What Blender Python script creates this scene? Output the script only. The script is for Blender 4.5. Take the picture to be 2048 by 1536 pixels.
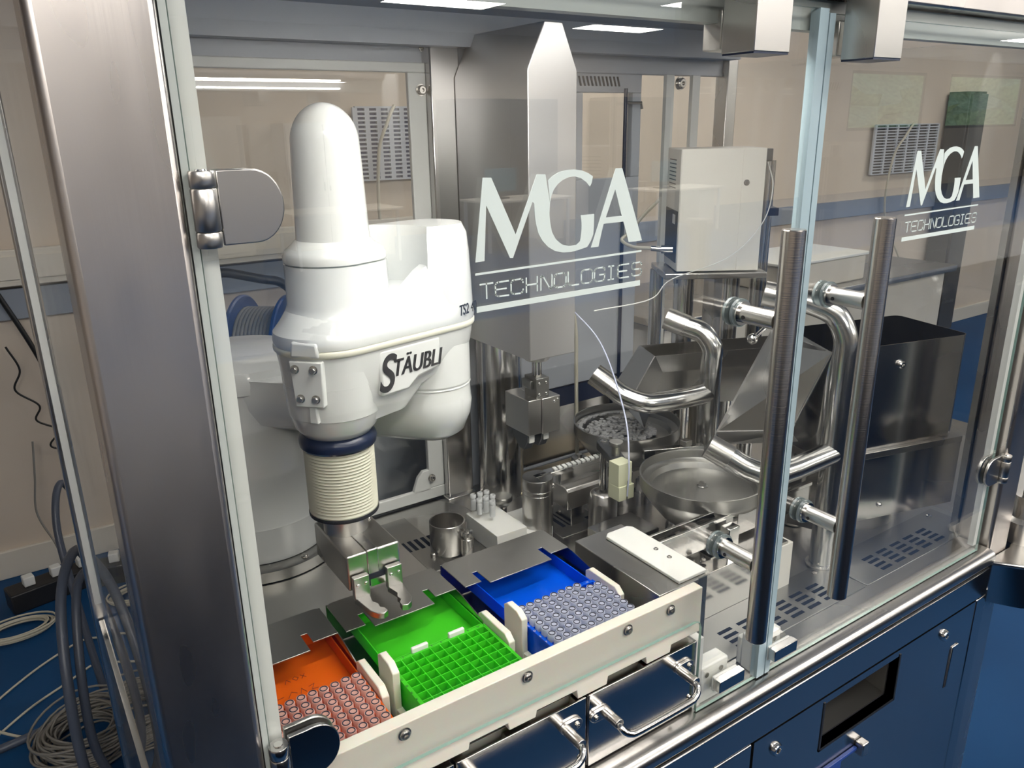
import bpy, bmesh, math, random
from mathutils import Vector, Matrix
PI = math.pi
random.seed(7)
for o in list(bpy.data.objects): bpy.data.objects.remove(o)
SC = bpy.context.scene
COL = SC.collection

# ------------------------------------------------------------------ camera, world, exposure
cam = bpy.data.cameras.new('camera'); camo = bpy.data.objects.new('camera', cam); COL.objects.link(camo)
def set_camera():
    yaw, pit, rol = 0.586772, 0.31629196, -0.01717525
    cy, sy, cp, sp = math.cos(yaw), math.sin(yaw), math.cos(pit), math.sin(pit)
    f = Vector((sy*cp, cy*cp, -sp)); r = Vector((cy, -sy, 0)); u = r.cross(f)
    cr, sr = math.cos(rol), math.sin(rol)
    r2 = cr*r + sr*u; u2 = -sr*r + cr*u
    M = Matrix((( r2.x, u2.x, -f.x, 0.0), (r2.y, u2.y, -f.y, -0.70), (r2.z, u2.z, -f.z, 1.79157), (0, 0, 0, 1)))
    camo.matrix_world = M
    cam.sensor_width = 36.0; cam.sensor_fit = 'HORIZONTAL'
    cam.lens = 1571.04/2048*36.0
    cam.clip_start = 0.02; cam.clip_end = 200
set_camera()
SC.camera = camo
w = bpy.data.worlds.new('sky'); SC.world = w; w.use_nodes = True
nt = w.node_tree; bg = nt.nodes['Background']
tc = nt.nodes.new('ShaderNodeTexCoord'); sx = nt.nodes.new('ShaderNodeSeparateXYZ'); rp = nt.nodes.new('ShaderNodeValToRGB')
nt.links.new(tc.outputs['Generated'], sx.inputs[0]); nt.links.new(sx.outputs['Z'], rp.inputs[0]); nt.links.new(rp.outputs[0], bg.inputs[0])
rp.color_ramp.elements[0].position = 0.0; rp.color_ramp.elements[0].color = (0.75, 0.85, 0.9, 1)
rp.color_ramp.elements[1].position = 0.6; rp.color_ramp.elements[1].color = (0.35, 0.55, 0.95, 1)
bg.inputs[1].default_value = 1.6
SC.view_settings.view_transform = 'Standard'; SC.view_settings.look = 'None'
SC.view_settings.gamma = 1.0; SC.view_settings.use_curve_mapping = False
SC.view_settings.exposure = 0.0
SC.cycles.use_denoising = True
SC.cycles.max_bounces = 14; SC.cycles.transparent_max_bounces = 24
SC.cycles.glossy_bounces = 8; SC.cycles.transmission_bounces = 8; SC.cycles.diffuse_bounces = 4
SC.cycles.sample_clamp_indirect = 6.0
SC.cycles.caustics_reflective = False; SC.cycles.caustics_refractive = False

def area(name, loc, sx_, sy_, power, col=(1, 0.95, 0.88), rot=(0, 0, 0)):
    l = bpy.data.lights.new(name, 'AREA'); l.shape = 'RECTANGLE'; l.size = sx_; l.size_y = sy_
    l.energy = power; l.color = col
    o = bpy.data.objects.new(name, l); o.location = loc; o.rotation_euler = rot; COL.objects.link(o)
    return o
CEIL = 3.35
for i, (lx, ly) in enumerate([(-1.2, -2.2), (1.6, -1.6), (4.4, -2.2), (7.5, -3.4), (0.4, -5.4), (4.0, -6.4), (9.0, -7.6), (14, -5.0), (3.2, 1.9), (7.0, 1.4), (19, -8.0), (5.5, -9.0), (9.5, -10.2), (15, -9.5), (23, -7)]):  # far-end lamps added to brighten the distant floor
    area('ceiling_lamp', (lx, ly, CEIL-0.03), 1.5, 0.6, 34 if ly > 0 else 62 if ly > -5 else 120)
for i, (lx, ly) in enumerate([(-0.5, -3.2), (4.5, -4.0), (10.5, -6.0), (17, -6.5)]):
    area('added_uplight', (lx, ly, 2.75), 2.0, 0.4, 130, rot=(PI, 0, 0))  # added upward lights that brighten the ceiling
area('machine_roof_light', (0.93, 0.36, 2.0105), 0.75, 0.26, 4.0, (1, 0.97, 0.93))
area('led_bar_light', (0.665, 0.056, 1.934), 0.77, 0.02, 3.4, (1, 0.97, 0.91))

# ------------------------------------------------------------------ helpers
ROOTM = {}
class MB:
    def __init__(s): s.bm = bmesh.new(); s.mi = 0
    def face(s, vs, smooth=False):
        try:
            f = s.bm.faces.new(vs); f.material_index = s.mi; return f
        except ValueError: return None
    def hexa(s, p):
        v = [s.bm.verts.new(q) for q in p]
        for a in ((0,3,2,1),(4,5,6,7),(0,1,5,4),(1,2,6,5),(2,3,7,6),(3,0,4,7)): s.face([v[i] for i in a])
        return s
    def box(s, x0, x1, y0, y1, z0, z1, M=None):
        p = [Vector(q) for q in ((x0,y0,z0),(x1,y0,z0),(x1,y1,z0),(x0,y1,z0),(x0,y0,z1),(x1,y0,z1),(x1,y1,z1),(x0,y1,z1))]
        if M: p = [M@q for q in p]
        return s.hexa(p)
    def prism(s, pts, h0, h1, M=None, axis='z'):
        # pts 2D counter-clockwise; axis z: (x,y)->(x,y,h); y: (x,z)->(x,h,z); x: (y,z)->(h,y,z)
        def mk(p, h):
            q = {'z': (p[0], p[1], h), 'y': (p[0], h, p[1]), 'x': (h, p[0], p[1])}[axis]
            q = Vector(q); return M@q if M else q
        a = [s.bm.verts.new(mk(p, h0)) for p in pts]; b = [s.bm.verts.new(mk(p, h1)) for p in pts]
        n = len(pts)
        s.face(a[::-1]); s.face(b)
        for i in range(n): s.face([a[i], a[(i+1)%n], b[(i+1)%n], b[i]])
        return s
    def rings(s, rs, cap0=True, cap1=True, closed=True):
        R = [[s.bm.verts.new(p) for p in r] for r in rs]
        n = len(rs[0])
        for i in range(len(R)-1):
            for j in range(n if closed else n-1):
                s.face([R[i][j], R[i][(j+1)%n], R[i+1][(j+1)%n], R[i+1][j]])
        if cap0: s.face(R[0][::-1])
        if cap1: s.face(R[-1])
        return s
    def lathe(s, prof, c=(0,0,0), n=32, M=None, cap0=True, cap1=True):
        rs = []
        for r, z in prof:
            ring = [Vector((c[0]+max(r, 1e-5)*math.cos(2*PI*k/n), c[1]+max(r, 1e-5)*math.sin(2*PI*k/n), c[2]+z)) for k in range(n)]
            if M: ring = [M@p for p in ring]
            rs.append(ring)
        return s.rings(rs, cap0, cap1)
    def cyl(s, p0, p1, r, r1=None, n=20):
        p0 = Vector(p0); p1 = Vector(p1); d = (p1-p0)
        q = d.to_track_quat('Z', 'Y').to_matrix().to_4x4(); M = Matrix.Translation(p0)@q
        return s.lathe([(r, 0), (r if r1 is None else r1, d.length)], n=n, M=M)
    def tube(s, pts, r, n=10, caps=True):
        P = [Vector(p) for p in pts]; rs = []; up = None
        for i, p in enumerate(P):
            t = (P[min(i+1, len(P)-1)]-P[max(i-1, 0)]).normalized()
            if up is None:
                up = Vector((0,0,1)) if abs(t.z) < 0.9 else Vector((1,0,0))
            a = (up-t*up.dot(t)).normalized(); b = t.cross(a); up = a
            rr = r[i] if isinstance(r, (list, tuple)) else r
            rs.append([p+rr*(math.cos(2*PI*k/n)*a+math.sin(2*PI*k/n)*b) for k in range(n)])
        return s.rings(rs, caps, caps)
    def sphere(s, c, r, n=16, sc=(1,1,1)):
        prof = [(r*math.sin(PI*k/10), -r*math.cos(PI*k/10)) for k in range(11)]
        return s.lathe(prof, n=n, M=Matrix.Translation(c)@Matrix.Diagonal((*sc, 1)))

def spline(pts, n=8):
    P = [Vector(p) for p in pts]; P = [P[0]*2-P[1]]+P+[P[-1]*2-P[-2]]; out = []
    for i in range(1, len(P)-2):
        for k in range(n):
            t = k/n; a, b, c, d = P[i-1], P[i], P[i+1], P[i+2]
            out.append(0.5*((2*b)+(c-a)*t+(2*a-5*b+4*c-d)*t*t+(3*b-a-3*c+d)*t**3))
    out.append(P[-2]); return out

def obj(name, mb, mats, parent=None, bevel=0, smooth=35, seg=2, kind=None, label=None, rot=None):
    bm = mb.bm if isinstance(mb, MB) else mb
    bmesh.ops.recalc_face_normals(bm, faces=bm.faces)
    me = bpy.data.meshes.new(name)
    single = parent is None
    loc = Vector((0,0,0))
    if single and bm.verts:
        xs = [v.co.x for v in bm.verts]; ys = [v.co.y for v in bm.verts]; zs = [v.co.z for v in bm.verts]
        loc = Vector(((min(xs)+max(xs))/2, (min(ys)+max(ys))/2, min(zs)))
        bmesh.ops.translate(bm, verts=bm.verts, vec=-loc)
    bm.to_mesh(me); bm.free()
    for m in (mats if isinstance(mats, (list, tuple)) else [mats]): me.materials.append(m)
    if smooth:
        me.shade_smooth(); me.set_sharp_from_angle(angle=math.radians(smooth))
    o = bpy.data.objects.new(name, me); COL.objects.link(o)
    if bevel:
        b = o.modifiers.new('bevel', 'BEVEL'); b.width = bevel; b.segments = seg; b.limit_method = 'ANGLE'; b.angle_limit = math.radians(40); b.harden_normals = False
    if parent is not None:
        o.parent = parent
        o.matrix_parent_inverse = ROOTM.get(parent.name, Matrix.Identity(4)).inverted()
    else:
        o.location = loc; ROOTM[o.name] = Matrix.Translation(loc)
    if kind: o['kind'] = kind
    if label: o['label'] = label
    return o
def tag(o, label, cat, group=None, kind=None):
    o['label'] = label; o['category'] = cat
    if group: o['group'] = group
    if kind: o['kind'] = kind
    return o
def struct(name, mb, mats, **k):
    return obj(name, mb, mats, kind='structure', **k)
def thing(name, label, cat, loc=(0,0,0), group=None):
    o = bpy.data.objects.new(name, None); COL.objects.link(o); o.location = loc
    o.empty_display_size = 0.02
    ROOTM[o.name] = Matrix.Translation(loc)
    return tag(o, label, cat, group)
def local_thing(name, label, cat, M, group=None):
    o = bpy.data.objects.new(name, None); COL.objects.link(o); o.matrix_world = M
    o.empty_display_size = 0.02; ROOTM[o.name] = M.copy()
    return tag(o, label, cat, group)
def dup(root, delta, label=None):
    r = root.copy(); COL.objects.link(r); r.location = root.location+Vector(delta)
    if label: r['label'] = label
    for ch in list(root.children):
        c = ch.copy(); COL.objects.link(c); c.parent = r
        for g in ch.children:
            d = g.copy(); COL.objects.link(d); d.parent = c
    return r
def rotz(a, c=(0,0,0)):
    return Matrix.Translation(c)@Matrix.Rotation(a, 4, 'Z')

# ------------------------------------------------------------------ materials
def mat(name, col=(0.8,0.8,0.8), rough=0.5, metal=0.0, **k):
    m = bpy.data.materials.new(name); m.use_nodes = True
    b = m.node_tree.nodes['Principled BSDF']
    b.inputs['Base Color'].default_value = (*col, 1); b.inputs['Roughness'].default_value = rough
    b.inputs['Metallic'].default_value = metal
    for kk, v in k.items(): b.inputs[kk].default_value = v
    return m
def noise_on(m, sock, scale=(1,1,1), nscale=8, lo=0.2, hi=0.4, detail=3, col=None, bump=0, coord='Object'):
    nt = m.node_tree; b = nt.nodes['Principled BSDF']
    tc = nt.nodes.new('ShaderNodeTexCoord'); mp = nt.nodes.new('ShaderNodeMapping'); mp.inputs['Scale'].default_value = scale
    nz = nt.nodes.new('ShaderNodeTexNoise'); nz.inputs['Scale'].default_value = nscale; nz.inputs['Detail'].default_value = detail
    nt.links.new(tc.outputs[coord], mp.inputs[0]); nt.links.new(mp.outputs[0], nz.inputs['Vector'])
    if col:
        rp = nt.nodes.new('ShaderNodeValToRGB'); rp.color_ramp.elements[0].position = 0.3; rp.color_ramp.elements[1].position = 0.7
        rp.color_ramp.elements[0].color = (*col[0], 1); rp.color_ramp.elements[1].color = (*col[1], 1)
        nt.links.new(nz.outputs[0], rp.inputs[0]); nt.links.new(rp.outputs[0], b.inputs['Base Color'])
    elif sock:
        mr = nt.nodes.new('ShaderNodeMapRange'); mr.inputs[1].default_value = 0.3; mr.inputs[2].default_value = 0.7
        mr.inputs[3].default_value = lo; mr.inputs[4].default_value = hi
        nt.links.new(nz.outputs[0], mr.inputs[0]); nt.links.new(mr.outputs[0], b.inputs[sock])
    if bump:
        bp = nt.nodes.new('ShaderNodeBump'); bp.inputs['Strength'].default_value = bump; bp.inputs['Distance'].default_value = 0.001
        nt.links.new(nz.outputs[0], bp.inputs['Height']); nt.links.new(bp.outputs[0], b.inputs['Normal'])
    return m
STB = (0.56, 0.545, 0.52)
m_post = noise_on(noise_on(mat('brushed_steel_post', (0.62,0.58,0.55), 0.3, 1), 'Roughness', (1,1,0.25), 9, 0.22, 0.36), None, (220,220,2.5), 1, bump=0.10)
m_brush = noise_on(mat('brushed_steel', STB, 0.28, 1, **{'Anisotropic': 0.3}), 'Roughness', (1,1,1), 5, 0.25, 0.31, detail=0)
m_sheet = noise_on(mat('sheet_steel', (0.52,0.51,0.49), 0.27, 1), 'Roughness', (1,1,1), 3, 0.25, 0.30, detail=0)
m_satin = noise_on(mat('satin_steel', (0.40,0.395,0.375), 0.33, 1), 'Roughness', (1,1,1), 4, 0.29, 0.35, detail=0)
m_pol = mat('polished_steel', (0.64,0.63,0.61), 0.14, 1)
m_hous = noise_on(mat('light_brushed_housing', (0.68,0.67,0.66), 0.42, 1), 'Roughness', (1,1,1), 3, 0.38, 0.46, detail=0)
m_tube = mat('polished_tube_steel', (0.66,0.655,0.64), 0.19, 1)
m_front = mat('polished_front_steel', (0.50,0.49,0.48), 0.17, 1)
m_handle = noise_on(mat('ground_steel_handle', (0.58,0.54,0.50), 0.24, 1), None, (2,2,700), 1, bump=0.12)
m_dark = mat('dark_anodised', (0.12,0.125,0.13), 0.4, 0.8)
m_black = mat('black_rubber', (0.012,0.013,0.016), 0.45)
m_navy = mat('navy_seal', (0.01,0.018,0.05), 0.3)
m_slot = mat('slot_shade', (0.002,0.005,0.014), 0.8)  # near-black fill standing in for shade inside slots and recesses
m_white = mat('robot_white_paint', (0.74,0.755,0.74), 0.16, 0, **{'Coat Weight': 0.5, 'Coat Roughness': 0.06})
m_hdpe = mat('white_polyethylene', (0.80,0.80,0.76), 0.38, 0, **{'Subsurface Weight': 0.25, 'Subsurface Scale': 0.01})
m_hdpe.node_tree.nodes['Principled BSDF'].inputs['Subsurface Radius'].default_value = (1, 0.9, 0.7)
m_cream = mat('cream_rail_plastic', (0.76,0.73,0.64), 0.35, 0, **{'Subsurface Weight': 0.2, 'Subsurface Scale': 0.01})
m_bellow = mat('cream_bellows_fabric', (0.66,0.65,0.54), 0.55)
m_peek = mat('pale_yellow_plastic', (0.62,0.63,0.45), 0.5)
m_seal = mat('white_seal', (0.78,0.79,0.76), 0.35)
m_gseal = mat('grey_seal', (0.42,0.46,0.44), 0.3)
m_bseal = mat('pale_blue_seal', (0.36,0.47,0.52), 0.3)
m_box = mat('off_white_enamel', (0.86,0.84,0.77), 0.35)
m_ink = mat('black_print', (0.01,0.01,0.012), 0.4)
m_logo = mat('frosted_logo', (0.66,0.74,0.72), 0.7)
m_boltm = mat('bolt_steel', (0.5,0.48,0.45), 0.22, 1)
m_wall = noise_on(mat('beige_wall', (0.60,0.52,0.43), 0.8), None, (1,1,1), 1.2, col=((0.58,0.50,0.41),(0.64,0.56,0.47)))
m_ceil = mat('ceiling_white', (0.74,0.72,0.68), 0.8)
m_floor = noise_on(mat('blue_floor', (0.02,0.11,0.30), 0.5, 0, **{'Specular IOR Level': 0.15}), None, (1,1,1), 1.5, col=((0.006,0.048,0.140),(0.009,0.062,0.175)))
m_grey = mat('grey_blue_paint', (0.24,0.27,0.32), 0.5)
m_lgrey = mat('light_grey_paint', (0.50,0.53,0.58), 0.4)
m_dgrey = mat('dark_furniture', (0.05,0.05,0.05), 0.5)
m_trunk = mat('white_trunking', (0.66,0.62,0.54), 0.5)
m_cable = mat('grey_cable', (0.22,0.21,0.19), 0.5)
m_hose = mat('grey_blue_hose', (0.07,0.085,0.12), 0.4)
m_cabw = mat('cream_cable', (0.55,0.52,0.42), 0.45)
m_bcable = mat('black_cable', (0.01,0.01,0.01), 0.4)
m_reel = mat('blue_reel_plastic', (0.02,0.06,0.22), 0.35)
m_desk = mat('desk_top', (0.5,0.48,0.45), 0.5)
m_teal = mat('teal_screen', (0.05,0.16,0.22), 0.4)
m_red = mat('red_sticker', (0.35,0.02,0.02), 0.5)
m_leaf = noise_on(mat('foliage', (0.1,0.2,0.05), 0.9), None, (1,1,1), 6, col=((0.10,0.22,0.06),(0.55,0.70,0.35)), detail=6)
m_redplas = mat('red_cap', (0.55,0.03,0.03), 0.35)
m_cap = mat('clear_cap', (0.62,0.64,0.74), 0.3, 0, **{'Transmission Weight': 0.25, 'IOR': 1.3})
m_capr = mat('cap_ring', (0.03,0.03,0.05), 0.5)
def translucent(name, col, rough=0.25, tr=0.45):
    m = mat(name, col, rough); nt = m.node_tree; b = nt.nodes['Principled BSDF']; out = nt.nodes['Material Output']
    t = nt.nodes.new('ShaderNodeBsdfTranslucent'); t.inputs[0].default_value = (*col, 1)
    mx = nt.nodes.new('ShaderNodeMixShader'); mx.inputs[0].default_value = tr
    nt.links.new(b.outputs[0], mx.inputs[1]); nt.links.new(t.outputs[0], mx.inputs[2]); nt.links.new(mx.outputs[0], out.inputs[0])
    return m
m_green = translucent('green_plastic', (0.10, 0.82, 0.035))
m_blue = translucent('blue_plastic', (0.002, 0.15, 0.95))
m_orange = translucent('orange_plastic', (1.0, 0.20, 0.012))
m_vial = translucent('frosted_vial', (0.72,0.75,0.86), 0.3, 0.5)
m_vialp = translucent('frosted_vial_pink', (0.92,0.60,0.52), 0.3, 0.5)
m_vialw = translucent('frosted_vial_white', (0.85,0.86,0.86), 0.25, 0.5)
def glass(name, tint=(0.985,0.99,0.985), f0=0.045, rough=0.0):
    m = bpy.data.materials.new(name); m.use_nodes = True; nt = m.node_tree; nt.nodes.clear()
    out = nt.nodes.new('ShaderNodeOutputMaterial'); mx = nt.nodes.new('ShaderNodeMixShader')
    t = nt.nodes.new('ShaderNodeBsdfTransparent'); t.inputs[0].default_value = (*tint, 1)
    g = nt.nodes.new('ShaderNodeBsdfGlossy'); g.inputs['Roughness'].default_value = rough; g.inputs[0].default_value = (1,1,1,1)
    lw = nt.nodes.new('ShaderNodeLayerWeight'); lw.inputs[0].default_value = 0.5
    pw = nt.nodes.new('ShaderNodeMath'); pw.operation = 'POWER'; pw.inputs[1].default_value = 5
    ml = nt.nodes.new('ShaderNodeMath'); ml.operation = 'MULTIPLY_ADD'; ml.inputs[1].default_value = 1-f0; ml.inputs[2].default_value = f0
    nt.links.new(lw.outputs['Facing'], pw.inputs[0]); nt.links.new(pw.outputs[0], ml.inputs[0]); nt.links.new(ml.outputs[0], mx.inputs[0])
    nt.links.new(t.outputs[0], mx.inputs[1]); nt.links.new(g.outputs[0], mx.inputs[2]); nt.links.new(mx.outputs[0], out.inputs[0])
    return m
m_glass = glass('door_glass', f0=0.075)
m_glass2 = glass('rear_glass', f0=0.05)
m_edge = mat('glass_edge', (0.30,0.46,0.40), 0.2)
def emit(name, col, s):
    m = bpy.data.materials.new(name); m.use_nodes = True; nt = m.node_tree; nt.nodes.clear()
    out = nt.nodes.new('ShaderNodeOutputMaterial'); e = nt.nodes.new('ShaderNodeEmission'); e.inputs[0].default_value = (*col, 1); e.inputs[1].default_value = s
    nt.links.new(e.outputs[0], out.inputs[0]); return m
m_led = emit('led_diffuser', (1, 0.96, 0.88), 60)

# ------------------------------------------------------------------ text helper
def flat_curves(splines, thick):
    cu = bpy.data.curves.new('tmp', 'CURVE'); cu.dimensions = '2D'; cu.fill_mode = 'BOTH'; cu.extrude = thick/2
    for pts in splines:
        s = cu.splines.new('POLY'); s.points.add(len(pts)-1); s.use_cyclic_u = True
        for i, p in enumerate(pts): s.points[i].co = (p[0], p[1], 0, 1)
    o = bpy.data.objects.new('tmp', cu); me = o.to_mesh(); bm = bmesh.new(); bm.from_mesh(me); o.to_mesh_clear()
    bpy.data.objects.remove(o); bpy.data.curves.remove(cu); return bm
def text_bm(txt, size, thick, shear=0, bold=0, width=1.0):
    cu = bpy.data.curves.new('tmp', 'FONT'); cu.body = txt; cu.size = size; cu.extrude = thick/2; cu.shear = shear; cu.offset = bold
    o = bpy.data.objects.new('tmp', cu); me = o.to_mesh(); bm = bmesh.new(); bm.from_mesh(me); o.to_mesh_clear()
    bpy.data.objects.remove(o); bpy.data.curves.remove(cu)
    for v in bm.verts: v.co.x *= width
    return bm
def xform(bm, M): bmesh.ops.transform(bm, matrix=M, verts=bm.verts); return bm
def merge(dst, src):
    me = bpy.data.meshes.new('t'); src.to_mesh(me); src.free(); dst.from_mesh(me); bpy.data.meshes.remove(me); return dst
def strokes(bm, polys, w, y0, y1):
    # flat pen strokes in the xz plane
    for P in polys:
        for i in range(len(P)-1):
            a = Vector((P[i][0], P[i][1])); b = Vector((P[i+1][0], P[i+1][1])); d = (b-a)
            if d.length < 1e-9: continue
            d.normalize(); n = Vector((-d.y, d.x))*w/2; e = d*w*0.42
            q = [a-e+n, a-e-n, b+e-n, b+e+n]
            v0 = [bm.verts.new((p.x, y0, p.y)) for p in q]; v1 = [bm.verts.new((p.x, y1, p.y)) for p in q]
            bm.faces.new(v0); bm.faces.new(v1[::-1])
            for k in range(4): bm.faces.new([v0[k], v1[k], v1[(k+1)%4], v0[(k+1)%4]])

# ================================================================== THE ROOM
X0, X1, Y0, Y1 = -5.0, 31.0, -12.0, 2.95
struct('floor', MB().box(X0, X1, Y0, Y1, -0.1, 0.0), m_floor)
struct('ceiling', MB().box(X0, X1, Y0, Y1, CEIL, CEIL+0.1), m_ceil)
struct('wall_back', MB().box(X0, X1, Y1, Y1+0.1, 0, CEIL), m_wall)
struct('wall_left', MB().box(X0-0.1, X0, Y0, Y1, 0, CEIL), m_wall)
struct('wall_right', MB().box(X1, X1+0.1, Y0, Y1, 0, CEIL), m_wall)
wf = MB()
for a, b, lo, hi in ((X0, 18.8, 0, CEIL), (18.8, X1, 0, 1.55), (18.8, X1, 3.0, CEIL)): wf.box(a, b, Y0-0.1, Y0, lo, hi)
for xx in (22.2, 27.6): wf.box(xx, xx+1.2, Y0-0.1, Y0, 1.55, 3.0)
struct('wall_front', wf, m_wall)
for k, (a, b) in enumerate(((18.8, 22.2), (23.4, 27.6), (28.8, X1))):
    fr = struct('window_%d' % (k+1), MB().box(a, b, Y0-0.06, Y0-0.02, 1.55, 1.62).box(a, b, Y0-0.06, Y0-0.02, 2.93, 3.0).box(a, a+0.07, Y0-0.06, Y0-0.02, 1.55, 3.0).box(b-0.07, b, Y0-0.06, Y0-0.02, 1.55, 3.0), m_dgrey)
    obj('window_pane', MB().box(a, b, Y0-0.05, Y0-0.044, 1.56, 2.99), m_glass2, fr)
hb = bmesh.new(); bmesh.ops.create_grid(hb, x_segments=60, y_segments=16, size=1)
for v in hb.verts:
    v.co = Vector((30+v.co.x*26, Y0-7+random.uniform(-0.7, 0.7)+v.co.y*-2.0, 2.4+v.co.y*3.8+random.uniform(-.25,.25)))
tag(obj('hedge', hb, m_leaf), 'green hedge and trees outside the windows', 'hedge', kind='stuff')
struct('trim_1', MB().box(X0, X1, Y1-0.03, Y1, 1.10, 1.22), m_grey)
struct('baseboard_back', MB().box(X0, X1, Y1-0.02, Y1, 0, 0.125), m_trunk, bevel=0.004)
tr = obj('cable_trunking', MB().box(X0, 1.9, Y1-0.07, Y1-0.03, 1.235, 1.375), m_trunk, bevel=0.004)
obj('trunking_cover', MB().box(X0, 1.9, Y1-0.078, Y1-0.07, 1.262, 1.35), m_trunk, tr)
tag(tr, 'long white wall trunking behind the machine on the left', 'trunking')
# hall furniture behind the photographer, seen in the glass; dark benches added
def cupboard(x0, x1, y0, y1, z1, m, label):
    t = thing('tall_cupboard', label, 'cupboard', ((x0+x1)/2, y0, 0))
    obj('carcass', MB().box(x0, x1, y0, y1, 0.03, z1).box(x0+0.03, x1-0.03, y0+0.03, y1-0.03, 0, 0.03), m, t, bevel=0.01)
    mid = (x0+x1)/2
    for a, b, hx in ((x0+0.02, mid-0.004, mid-0.06), (mid+0.004, x1-0.02, mid+0.03)):
        d = obj('door', MB().box(a, b, y1, y1+0.02, 0.08, z1-0.03), m, t, bevel=0.004)
        obj('door_handle', MB().box(hx, hx+0.02, y1+0.02, y1+0.04, 0.9, 1.1), m_brush, d)
    return t
cupboard(6.9, 9.0, -11.9, -11.2, 2.25, m_dgrey, 'dark double cupboard at the far end of the hall')
cupboard(10.3, 11.9, -11.9, -11.3, 2.3, m_dgrey, 'second dark cupboard beside the far windows')
cupboard(2.0, 3.4, -11.9, -11.3, 2.0, m_trunk, 'beige double cupboard at the far left of the hall')
cupboard(4.0, 5.2, -11.9, -11.3, 1.9, m_desk, 'sand coloured cupboard next to the beige one')
def desk(x, y, label):
    t = thing('desk', label, 'desk', (x, y, 0))
    obj('desk_top', MB().box(x-0.8, x+0.8, y-0.4, y+0.4, 0.72, 0.75), m_trunk, t, bevel=0.004)
    for sx_ in (-0.75, 0.71):
        for sy_ in (-0.36, 0.32): obj('leg', MB().box(x+sx_, x+sx_+0.04, y+sy_, y+sy_+0.04, 0, 0.72), m_lgrey, t)
    obj('drawer_unit', MB().box(x+0.3, x+0.68, y-0.3, y+0.3, 0.1, 0.7), m_desk, t)
desk(7.0, -9.6, 'white desk in front of the dark cupboards'); desk(4.2, -9.9, 'white desk at the left of the hall'); desk(10.2, -9.4, 'white desk below the first window')
def added_dark_bench(x0, x1, y0, y1, label, m):  # unseen benches added so steel and glass reflect something darker
    t = thing('added_dark_bench', label, 'bench', ((x0+x1)/2, (y0+y1)/2, 0))
    obj('bench_top', MB().box(x0, x1, y0, y1, 1.0, 1.04), mat('bench_top_black', (0.015,0.018,0.024), 0.5), t, bevel=0.004)
    n = 5; dx = (x1-x0-0.06)/n
    for k in range(n):
        c = obj('bench_cupboard', MB().box(x0+0.03+k*dx, x0+0.03+(k+1)*dx-0.01, y0+0.03, y1-0.03, 0.06, 0.999), m, t, bevel=0.003)
        obj('cupboard_handle', MB().box(x0+0.1+k*dx, x0+0.25+k*dx, y1-0.03, y1-0.01, 0.85, 0.865), m_brush, c)
    return t
added_dark_bench(-1.6, 3.0, -2.0, -1.28, 'long dark bench added behind the photographer to darken the steel reflections', mat('navy_front', (0.012,0.035,0.085), 0.5))
added_dark_bench(3.2, 7.6, -2.2, -1.45, 'second dark bench added further right to darken the steel reflections', mat('navy_front_2', (0.012,0.035,0.085), 0.5))
def monitor(x, y, label):
    t = thing('monitor', label, 'monitor', (x, y, 0.75))
    obj('screen', MB().box(x-0.28, x+0.28, y-0.02, y+0.02, 0.86, 1.2), m_teal, t, bevel=0.006)
    obj('stand', MB().box(x-0.03, x+0.03, y-0.05, y-0.021, 0.77, 1.0).box(x-0.12, x+0.12, y-0.12, y+0.06, 0.75, 0.77), m_dgrey, t)
monitor(6.7, -9.6, 'teal screened monitor on the desk by the dark cupboards'); monitor(9.9, -9.4, 'teal screened monitor on the desk below the window')

# ================================================================== MACHINE ENCLOSURE
# left front post
p = obj('enclosure_post', MB().box(0.053, 0.143, -0.012, 0.055, 0.0, 2.16), m_post, bevel=0.007, seg=3)
tag(p, 'wide brushed steel post at the left front corner of the machine', 'post')
p = obj('enclosure_post', MB().box(0.045, 0.075, 0.905, 0.945, 0.0, 2.16), m_brush, bevel=0.003)
tag(p, 'narrow steel post at the left rear corner of the machine', 'post')
obj('seal_strip', MB().box(0.052, 0.074, 0.893, 0.905, 0.9, 1.95), m_seal, p)
p = obj('enclosure_post', MB().box(1.705, 1.79, -0.012, 0.06, 0.0, 2.16), m_post, bevel=0.007, seg=3)
tag(p, 'steel post at the right front corner of the machine', 'post')
p = obj('enclosure_post', MB().box(1.80, 1.84, 0.90, 0.945, 0.86, 2.16), m_brush, bevel=0.003)
tag(p, 'steel post at the right rear corner of the machine', 'post')
p = obj('enclosure_post', MB().box(0.858, 0.93, 0.885, 0.945, 0.9, 2.0), m_front, bevel=0.003)
tag(p, 'square steel post at the back beside the round column', 'post')
obj('foot_flange', MB().box(0.852, 0.936, 0.876, 0.945, 0.9, 0.906), m_pol, p, bevel=0.002)
b = obj('top_beam', MB().box(0.143, 1.84, -0.012, 0.05, 1.945, 2.16), m_post, bevel=0.004)
tag(b, 'brushed steel beam over the glass doors', 'beam')
obj('door_header_seal', MB().box(0.16, 1.70, 0.012, 0.03, 1.905, 1.943), m_gseal, b)
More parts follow.
